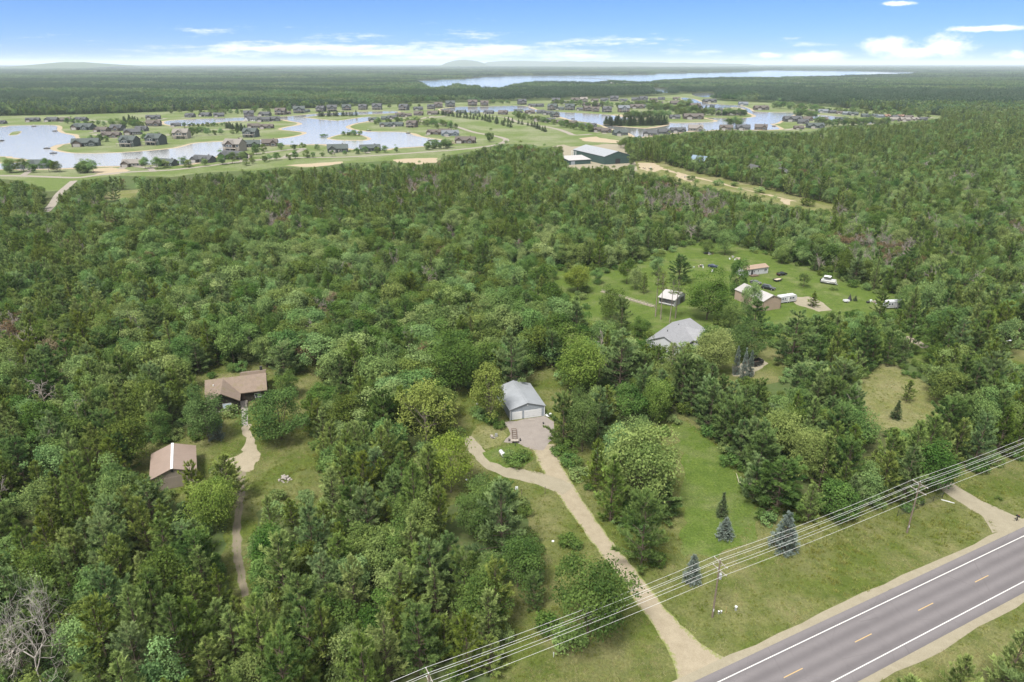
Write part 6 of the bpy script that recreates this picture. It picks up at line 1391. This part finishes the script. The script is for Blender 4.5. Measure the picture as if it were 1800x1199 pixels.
PLACES = [(lambda x, y: y > 840 and x < 200 and y < 1010, 'at the left edge above the bleached dead tree'), (lambda x, y: y > 840 and x < 200, 'beside the bleached dead tree'), (lambda x, y: y > 840 and x < 432 and x > 330, 'along the left side of the two-track lane'), (lambda x, y: y > 1040 and x < 432, 'at the bottom edge right of the dead tree'), (lambda x, y: y > 840 and x < 432, 'in front of the tan outbuilding'),
          (lambda x, y: y > 800 and x < 530, 'along the right side of the two-track lane'), (lambda x, y: y > 1060 and x < 1000, 'at the bottom edge left of the power pole'), (lambda x, y: y > 800 and 780 < x < 1000, 'at the forest edge facing the garage driveway'), (lambda x, y: y > 930 and x < 1000, 'in the middle of the thick stand right of the lane'), (lambda x, y: y > 800 and x < 1000, 'below the lawn with the stone heap'),
          (lambda x, y: y > 700 and x < 330, 'left of the tan outbuilding'), (lambda x, y: y > 560 and x < 330, 'left of the log house'), (lambda x, y: y > 560 and x < 580, 'behind the log house'), (lambda x, y: y > 620 and x < 900, 'between the log house and the garage lawn'), (lambda x, y: y > 740 and x > 1560, 'by the eastern gravel drive'), (lambda x, y: y > 740 and x > 1330, 'between the straight pine belt and the power line'),
          (lambda x, y: x > 1500 and y > 560, 'around the small dry meadow'), (lambda x, y: x > 1330 and y > 560, 'east of the dump trailer'), (lambda x, y: y > 560 and x >= 1100, 'around the grey-roofed house'), (lambda x, y: y > 560 and x >= 900, 'in the wood behind the garage'), (lambda x, y: x > 1330, 'in the forest right of the far yard'), (lambda x, y: y > 450 and x < 500, 'in the broad forest left of centre'), (lambda x, y: y > 450, 'in the broad forest above the garage'), (lambda x, y: True, 'in the back of the broad forest')]
SIZE = lambda k: 'tall' if k > 1.17 else ('small' if k < .85 else 'mid-sized')
DESC = dict(jack_pine='yellow-green spiky jack pine', white_pine='soft blue-green white pine', oak_tree='rounded leafy oak', bare_tree='grey leafless tree', browning_tree='thin browning tree')
indiv = np.zeros(len(P), bool)
for ki, kn in enumerate(KN):
    idx = np.nonzero(ok & vis & (kind == ki))[0]; idx = idx[np.argsort(-size[idx])][:270 if ki < 3 else 45]; indiv[idx] = True
    for i in idx:
        place = [l for f_, l in PLACES if f_(px[i], py[i])][0]
        tree(kn, (P[i, 0], P[i, 1], 0), Ht[i], Wd[i], '%s %s %s' % (SIZE(hv[i]), DESC[kn], place), '%s %ss %s' % (SIZE(hv[i]), DESC[kn].split(' ', 1)[1], place), var[i], rot[i])

# the rest of each kind: one object of instances
PC = bpy.data.collections.new('tree_shapes')
def scatter(name, pos, rotz, scl, idx, meshes, label, cat_, kind_='stuff'):
    cl = bpy.data.collections.new(name + '_shapes')
    for k, m_ in enumerate(meshes):
        cl.objects.link(bpy.data.objects.new('%s_shape_%02d' % (name, k), m_))
    me = bpy.data.meshes.new(name); n = len(pos); me.vertices.add(n); me.vertices.foreach_set('co', np.ascontiguousarray(pos, np.float32).ravel())
    for an, at, vals in (('rot', 'FLOAT_VECTOR', np.stack([np.zeros(n), np.zeros(n), rotz], 1)), ('scl', 'FLOAT_VECTOR', scl)):
        a = me.attributes.new(an, at, 'POINT'); a.data.foreach_set('vector', np.ascontiguousarray(vals, np.float32).ravel())
    a = me.attributes.new('pick', 'INT', 'POINT'); a.data.foreach_set('value', np.ascontiguousarray(idx, np.int32))
    me.update(); o = link(name, me)
    ng = bpy.data.node_groups.new(name + '_scatter', 'GeometryNodeTree')
    ng.interface.new_socket('Geometry', in_out='INPUT', socket_type='NodeSocketGeometry'); ng.interface.new_socket('Geometry', in_out='OUTPUT', socket_type='NodeSocketGeometry')
    gi, go = ng.nodes.new('NodeGroupInput'), ng.nodes.new('NodeGroupOutput'); ci = ng.nodes.new('GeometryNodeCollectionInfo'); ip = ng.nodes.new('GeometryNodeInstanceOnPoints')
    ci.inputs['Collection'].default_value = cl; ci.inputs['Separate Children'].default_value = True; ci.inputs['Reset Children'].default_value = True
    def na(nm, dt):
        q = ng.nodes.new('GeometryNodeInputNamedAttribute'); q.data_type = dt; q.inputs['Name'].default_value = nm; return [s for s in q.outputs if s.enabled and s.name == 'Attribute'][0]
    ng.links.new(gi.outputs[0], ip.inputs['Points']); ng.links.new(ci.outputs[0], ip.inputs['Instance']); ip.inputs['Pick Instance'].default_value = True
    ng.links.new(na('pick', 'INT'), ip.inputs['Instance Index']); ng.links.new(na('rot', 'FLOAT_VECTOR'), ip.inputs['Rotation']); ng.links.new(na('scl', 'FLOAT_VECTOR'), ip.inputs['Scale'])
    ng.links.new(ip.outputs[0], go.inputs[0])
    md = o.modifiers.new('scatter', 'NODES'); md.node_group = ng
    return tag(o, label, cat_, kind=kind_)
FN = ['jack_pine_forest', 'white_pine_forest', 'oak_forest', 'bare_tree_forest', 'browning_forest']
for ki, kn in enumerate(KN):
    idx = np.nonzero(ok & ~indiv & (kind == ki))[0]; pr = PROTO[kn]; pk = var[idx] % len(pr); H_ = np.array([p['H'] for p in pr])[pk]; W_ = np.array([p['W'] for p in pr])[pk]
    sw_ = Wd[idx] / W_
    scatter(FN[ki], np.column_stack([P[idx], np.zeros(len(idx))]), rot[idx], np.column_stack([sw_, sw_, Ht[idx] / H_]), pk, [p['joined'] for p in pr], 'the rest of the %ss, one mass of forest' % DESC[kn].split(' ', 1)[1], 'forest')
# undergrowth on the forest floor near the camera
U = jitter_grid(62, 420, 5.6); ux, uy = projv(U[:, 0], U[:, 1], np.zeros(len(U))); uok = np.ones(len(U), bool)
for poly in CLEAR: uok &= ~inpoly(poly, ux, uy - 6)
un = (U[:, 0] - RC.x) * RN.x + (U[:, 1] - RC.y) * RN.y; uok &= ~((un > -12) & (un < 9)); Pb = U
for (o_, d_) in ((g, (0, 9.2, 0, 13.4)), (t_, (0, 8.6, 0, 10.9)), (lh, (0, 15.5, -9.5, 5)), (h, (0, 20, -9.5, 6))):
    c, s = math.cos(o_.rotation_euler[2]), math.sin(o_.rotation_euler[2]); dx, dy = U[:, 0] - o_.location.x, U[:, 1] - o_.location.y; lx, ly = dx * c + dy * s, -dx * s + dy * c
    uok &= ~((lx > d_[0] - 2) & (lx < d_[1] + 2) & (ly > d_[2] - 2) & (ly < d_[3] + 2))
U = U[uok]; us = rg.uniform(.55, 1.2, len(U))
scatter('undergrowth', np.column_stack([U, np.zeros(len(U))]), rg.uniform(0, 6.28, len(U)), np.column_stack([us * 1.1, us * 1.1, us]), rg.integers(0, 3, len(U)), [p['joined'] for p in PROTO['shrub']], 'leafy undergrowth between the forest trees', 'undergrowth')

# grass and weeds in the near clearings
def blades(seed, n, hgt, spread, mat):
    r = np.random.default_rng(seed); C = np.column_stack([r.normal(0, spread, (n, 2)), np.zeros(n)]); D = unit(np.column_stack([r.normal(0, .45, (n, 2)), np.ones(n)]))
    V_, T_, A_ = tuft_arrays(r, C, D, np.full(n, hgt), 2, .07, r.uniform(0, 1, n), .25); return arr_mesh('tuft', V_, T_, A_, (mat,))
GB = [blades(1, 26, .22, .22, GRASSB), blades(2, 30, .34, .26, GRASSB), blades(3, 22, .30, .30, DRYG), blades(4, 34, .55, .30, GRASSB)]
Q = jitter_grid(60, 215, 1.05, .84, 20); qx, qy = projv(Q[:, 0], Q[:, 1], np.zeros(len(Q))); gok = inpoly(K_FRONT_G, qx, qy) | inpoly(K_LOG_G, qx, qy) | inpoly(K_YARD_G, qx, qy) | inpoly(K_MEAD, qx, qy)
qn = (Q[:, 0] - RC.x) * RN.x + (Q[:, 1] - RC.y) * RN.y; gok &= ~((qn > -HW - 3.4) & (qn < HW + 3.4))
def off_path(pts, w):
    global gok
    for a, b in zip(pts[:-1], pts[1:]):
        d = np.array([b.x - a.x, b.y - a.y]); L2 = d @ d; t = np.clip(((Q - [a.x, a.y]) @ d) / L2, 0, 1); gok &= np.hypot(*(Q - ([a.x, a.y] + t[:, None] * d)).T) > w
off_path(D1, 2.1); off_path([G(*p) for p in [(1000, 862), (950, 842), (900, 832), (862, 816), (838, 792), (822, 768)]], 2.0); off_path([G(*p) for p in [(1640, 838), (1706, 882), (1785, 930)]], 2.6); off_path([G(*p) for p in [(425, 825), (418, 910), (416, 950), (432, 1048)]], 1.0); off_path([G(*p) for p in [(430, 715), (430, 748), (442, 785), (432, 820), (405, 812)]], 2.3); off_path([D1[0], D1[0].lerp(D1[1], .5)], 5)
for poly in ([(884, 744), (957, 731), (975, 742), (972, 770), (955, 792), (908, 780), (885, 778)],): gok &= ~inpoly(poly, qx, qy)
gn = np.array([mnoise.noise(Vector((x * .06, y * .06, 9))) + .5 * mnoise.noise(Vector((x * .4, y * .4, 2))) for x, y in Q[gok]]); Q = Q[gok]
mown = inpoly([(1182, 738), (1262, 785), (1335, 905), (1260, 975), (1205, 985), (1192, 930), (1200, 880)], qx[gok], qy[gok])
keep = (rg.random(len(Q)) < np.where(mown, .3, .85)); Q, gn, mown = Q[keep], gn[keep], mown[keep]
gp = np.where(gn > .18, 2, np.where(gn < -.35, 3, rg.integers(0, 2, len(Q)))); gp[mown] = 0; gs = rg.uniform(.6, 1.15, len(Q)) * np.where(mown, .6, 1)
scatter('grass', np.column_stack([Q, np.full(len(Q), .02)]), rg.uniform(0, 6.28, len(Q)), np.column_stack([gs, gs, gs]), gp, GB, 'tufts of green and dry grass in the clearings', 'grass')

# ---------------------------------------------------------------- far woods: patches of many small crowns
def wood_patch(seed, S, n, hh, w, per, ls):
    r = np.random.default_rng(seed); C, Nn, tt = [], [], []
    xy = r.uniform(-S / 2, S / 2, (n, 2))
    for k in range(n):
        hk, wk = hh * r.uniform(.75, 1.25), w * r.uniform(.75, 1.3); d = rdirs(r, per); d[:, 2] = np.abs(d[:, 2]) * 1.1 - .15; d = unit(d)
        c = np.array([xy[k, 0], xy[k, 1], hk * .5]); P_ = c + d * np.array([wk / 2, wk / 2, hk * .5]) * r.uniform(.8, 1.08, per)[:, None]; P_[:, 2] = np.maximum(P_[:, 2], .3)
        C.append(P_); Nn.append(unit(d * .8 + rdirs(r, per) * .55 + [0, 0, .3])); tt.append(np.clip(np.full(per, r.uniform(0, 1)) + r.uniform(-.2, .2, per), 0, 1))
    C, Nn, tt = np.concatenate(C), np.concatenate(Nn), np.concatenate(tt)
    return leaf_arrays(r, C, Nn, ls * r.uniform(.7, 1.3, len(C)), tt)
FARM = foliage('far_wood_leaves', (0.043, 0.081, 0.031), (0.115, 0.170, 0.061), .06, .5, .4)
FARP = foliage('far_pine_needles', (0.028, 0.055, 0.031), (0.066, 0.103, 0.051), .03, .35, .4)
def pm(seed, S, n, hh, w, per, ls, mt): V_, T_, A_ = wood_patch(seed, S, n, hh, w, per, ls); return arr_mesh('wood_patch', V_, T_, A_, (mt,))
PA = [pm(10 + k, 34, 24, 12, 8.5, 46, 1.15, FARM) for k in range(4)] + [pm(20 + k, 34, 34, 13, 5.6, 30, .95, FARP) for k in range(3)]
PB = [pm(30 + k, 120, 130, 13, 12, 16, 2.6, FARM) for k in range(3)] + [pm(40 + k, 120, 170, 14, 9, 12, 2.4, FARP) for k in range(2)]
PCc = [pm(50 + k, 620, 420, 16, 42, 14, 9, FARM) for k in range(3)] + [pm(55 + k, 620, 420, 16, 38, 14, 9, FARP) for k in range(2)]
def far_woods(name, y0, y1, s, meshes, nA, label, jit=True):
    Pt = jitter_grid(y0, y1, s, .82, 60); fx, fy = projv(Pt[:, 0], Pt[:, 1], np.zeros(len(Pt))); fo = np.ones(len(Pt), bool)
    for poly in [SUBDIV] + WATERS[:7] + CLEAR[:12]:
        for (ox, oy) in ((0, 0), (s * .4, 0), (-s * .4, 0), (0, s * .45), (0, -s * .45)):
            ax, ay = projv(Pt[:, 0] + ox, Pt[:, 1] + oy, np.zeros(len(Pt))); fo &= ~inpoly(poly, ax, ay)
    tx, ty = projv(Pt[:, 0], Pt[:, 1], np.full(len(Pt), 9.0))
    for poly in (SUBDIV, W_FAR1, W_FAR2): fo &= ~inpoly(poly, tx, ty)
    Pt = Pt[fo]; nn_ = np.array([mnoise.noise(Vector((x / 700, y / 260, 1.3))) + .8 * mnoise.noise(Vector((x / 2600, y / 900, 7.7))) for x, y in Pt])
    thr = rg.normal(0, .10, len(Pt)); pk = np.where(nn_ + thr > 0, rg.integers(0, nA, len(Pt)), rg.integers(nA, len(meshes), len(Pt)))
    sc = rg.uniform(.92, 1.12, len(Pt)); hz = rg.uniform(.8, 1.25, len(Pt))
    return scatter(name, np.column_stack([Pt, np.zeros(len(Pt))]), rg.integers(0, 4, len(Pt)) * 1.5708 + rg.uniform(-.3, .3, len(Pt)), np.column_stack([sc, sc, hz]), pk, meshes, label, 'forest')
far_woods('distant_forest', 1240, 4200, 31, PA, 4, 'unbroken mixed forest beyond the lakeside houses')
far_woods('remote_forest', 4150, 13000, 108, PB, 3, 'hazy forest stretching past the far lake')
far_woods('horizon_forest', 12800, 60000, 560, PCc, 3, 'pale blue forest up to the horizon')
# the roofs glimpsed in the woods
for i, (x, y) in enumerate([(1520, 143), (1560, 146), (1640, 148), (1680, 145), (487, 157), (1400, 152), (1300, 155), (1330, 156), (1075, 152), (1100, 151), (1060, 148), (1125, 154)]):
    b = G(x, y); o = thing('distant_roof', 'pale %s roof glimpsed in the %s' % (['white', 'grey'][i % 2], ['eastern forest', 'eastern forest', 'far eastern forest', 'far eastern forest', 'western forest gap', 'eastern house strip', 'eastern house strip', 'eastern house strip', 'shore of the far lake', 'shore of the far lake', 'shore of the far lake', 'shore of the far lake'][i]), 'house', b, i * .7, 'roofs glimpsed in the far woods')
    M().gable_body(-11, 11, -7, 7, 8, 14, 'x').obj('wall', VINYL, o); M().gable_roof(-11, 11, -7, 7, 8, 14, 'x', .6, .3, .6).obj('roof', WHITEROOF if i % 2 == 0 else GREYSH, o)

# ---------------------------------------------------------------- haze: one even volume of air round everything but the sky
hz_m, hz_t, hz_o = nt('haze_air')
pv = N(hz_t, 'ShaderNodeVolumePrincipled'); pv.inputs['Color'].default_value = (.76, .88, 1.0, 1); pv.inputs['Density'].default_value = 4.4e-5; pv.inputs['Anisotropy'].default_value = 0.0
hz_t.links.new(pv.outputs[0], hz_o.inputs['Volume'])
hz = M().box(-70000, 70000, -3000, 68000, -1.5, 250).obj('haze', hz_m); tag(hz, 'thin blue haze over the whole landscape', 'haze', kind='stuff')
# anchors used only to measure are not kept
for k in ('w',):
    for o_ in HP: 
        if k in o_: del o_[k]
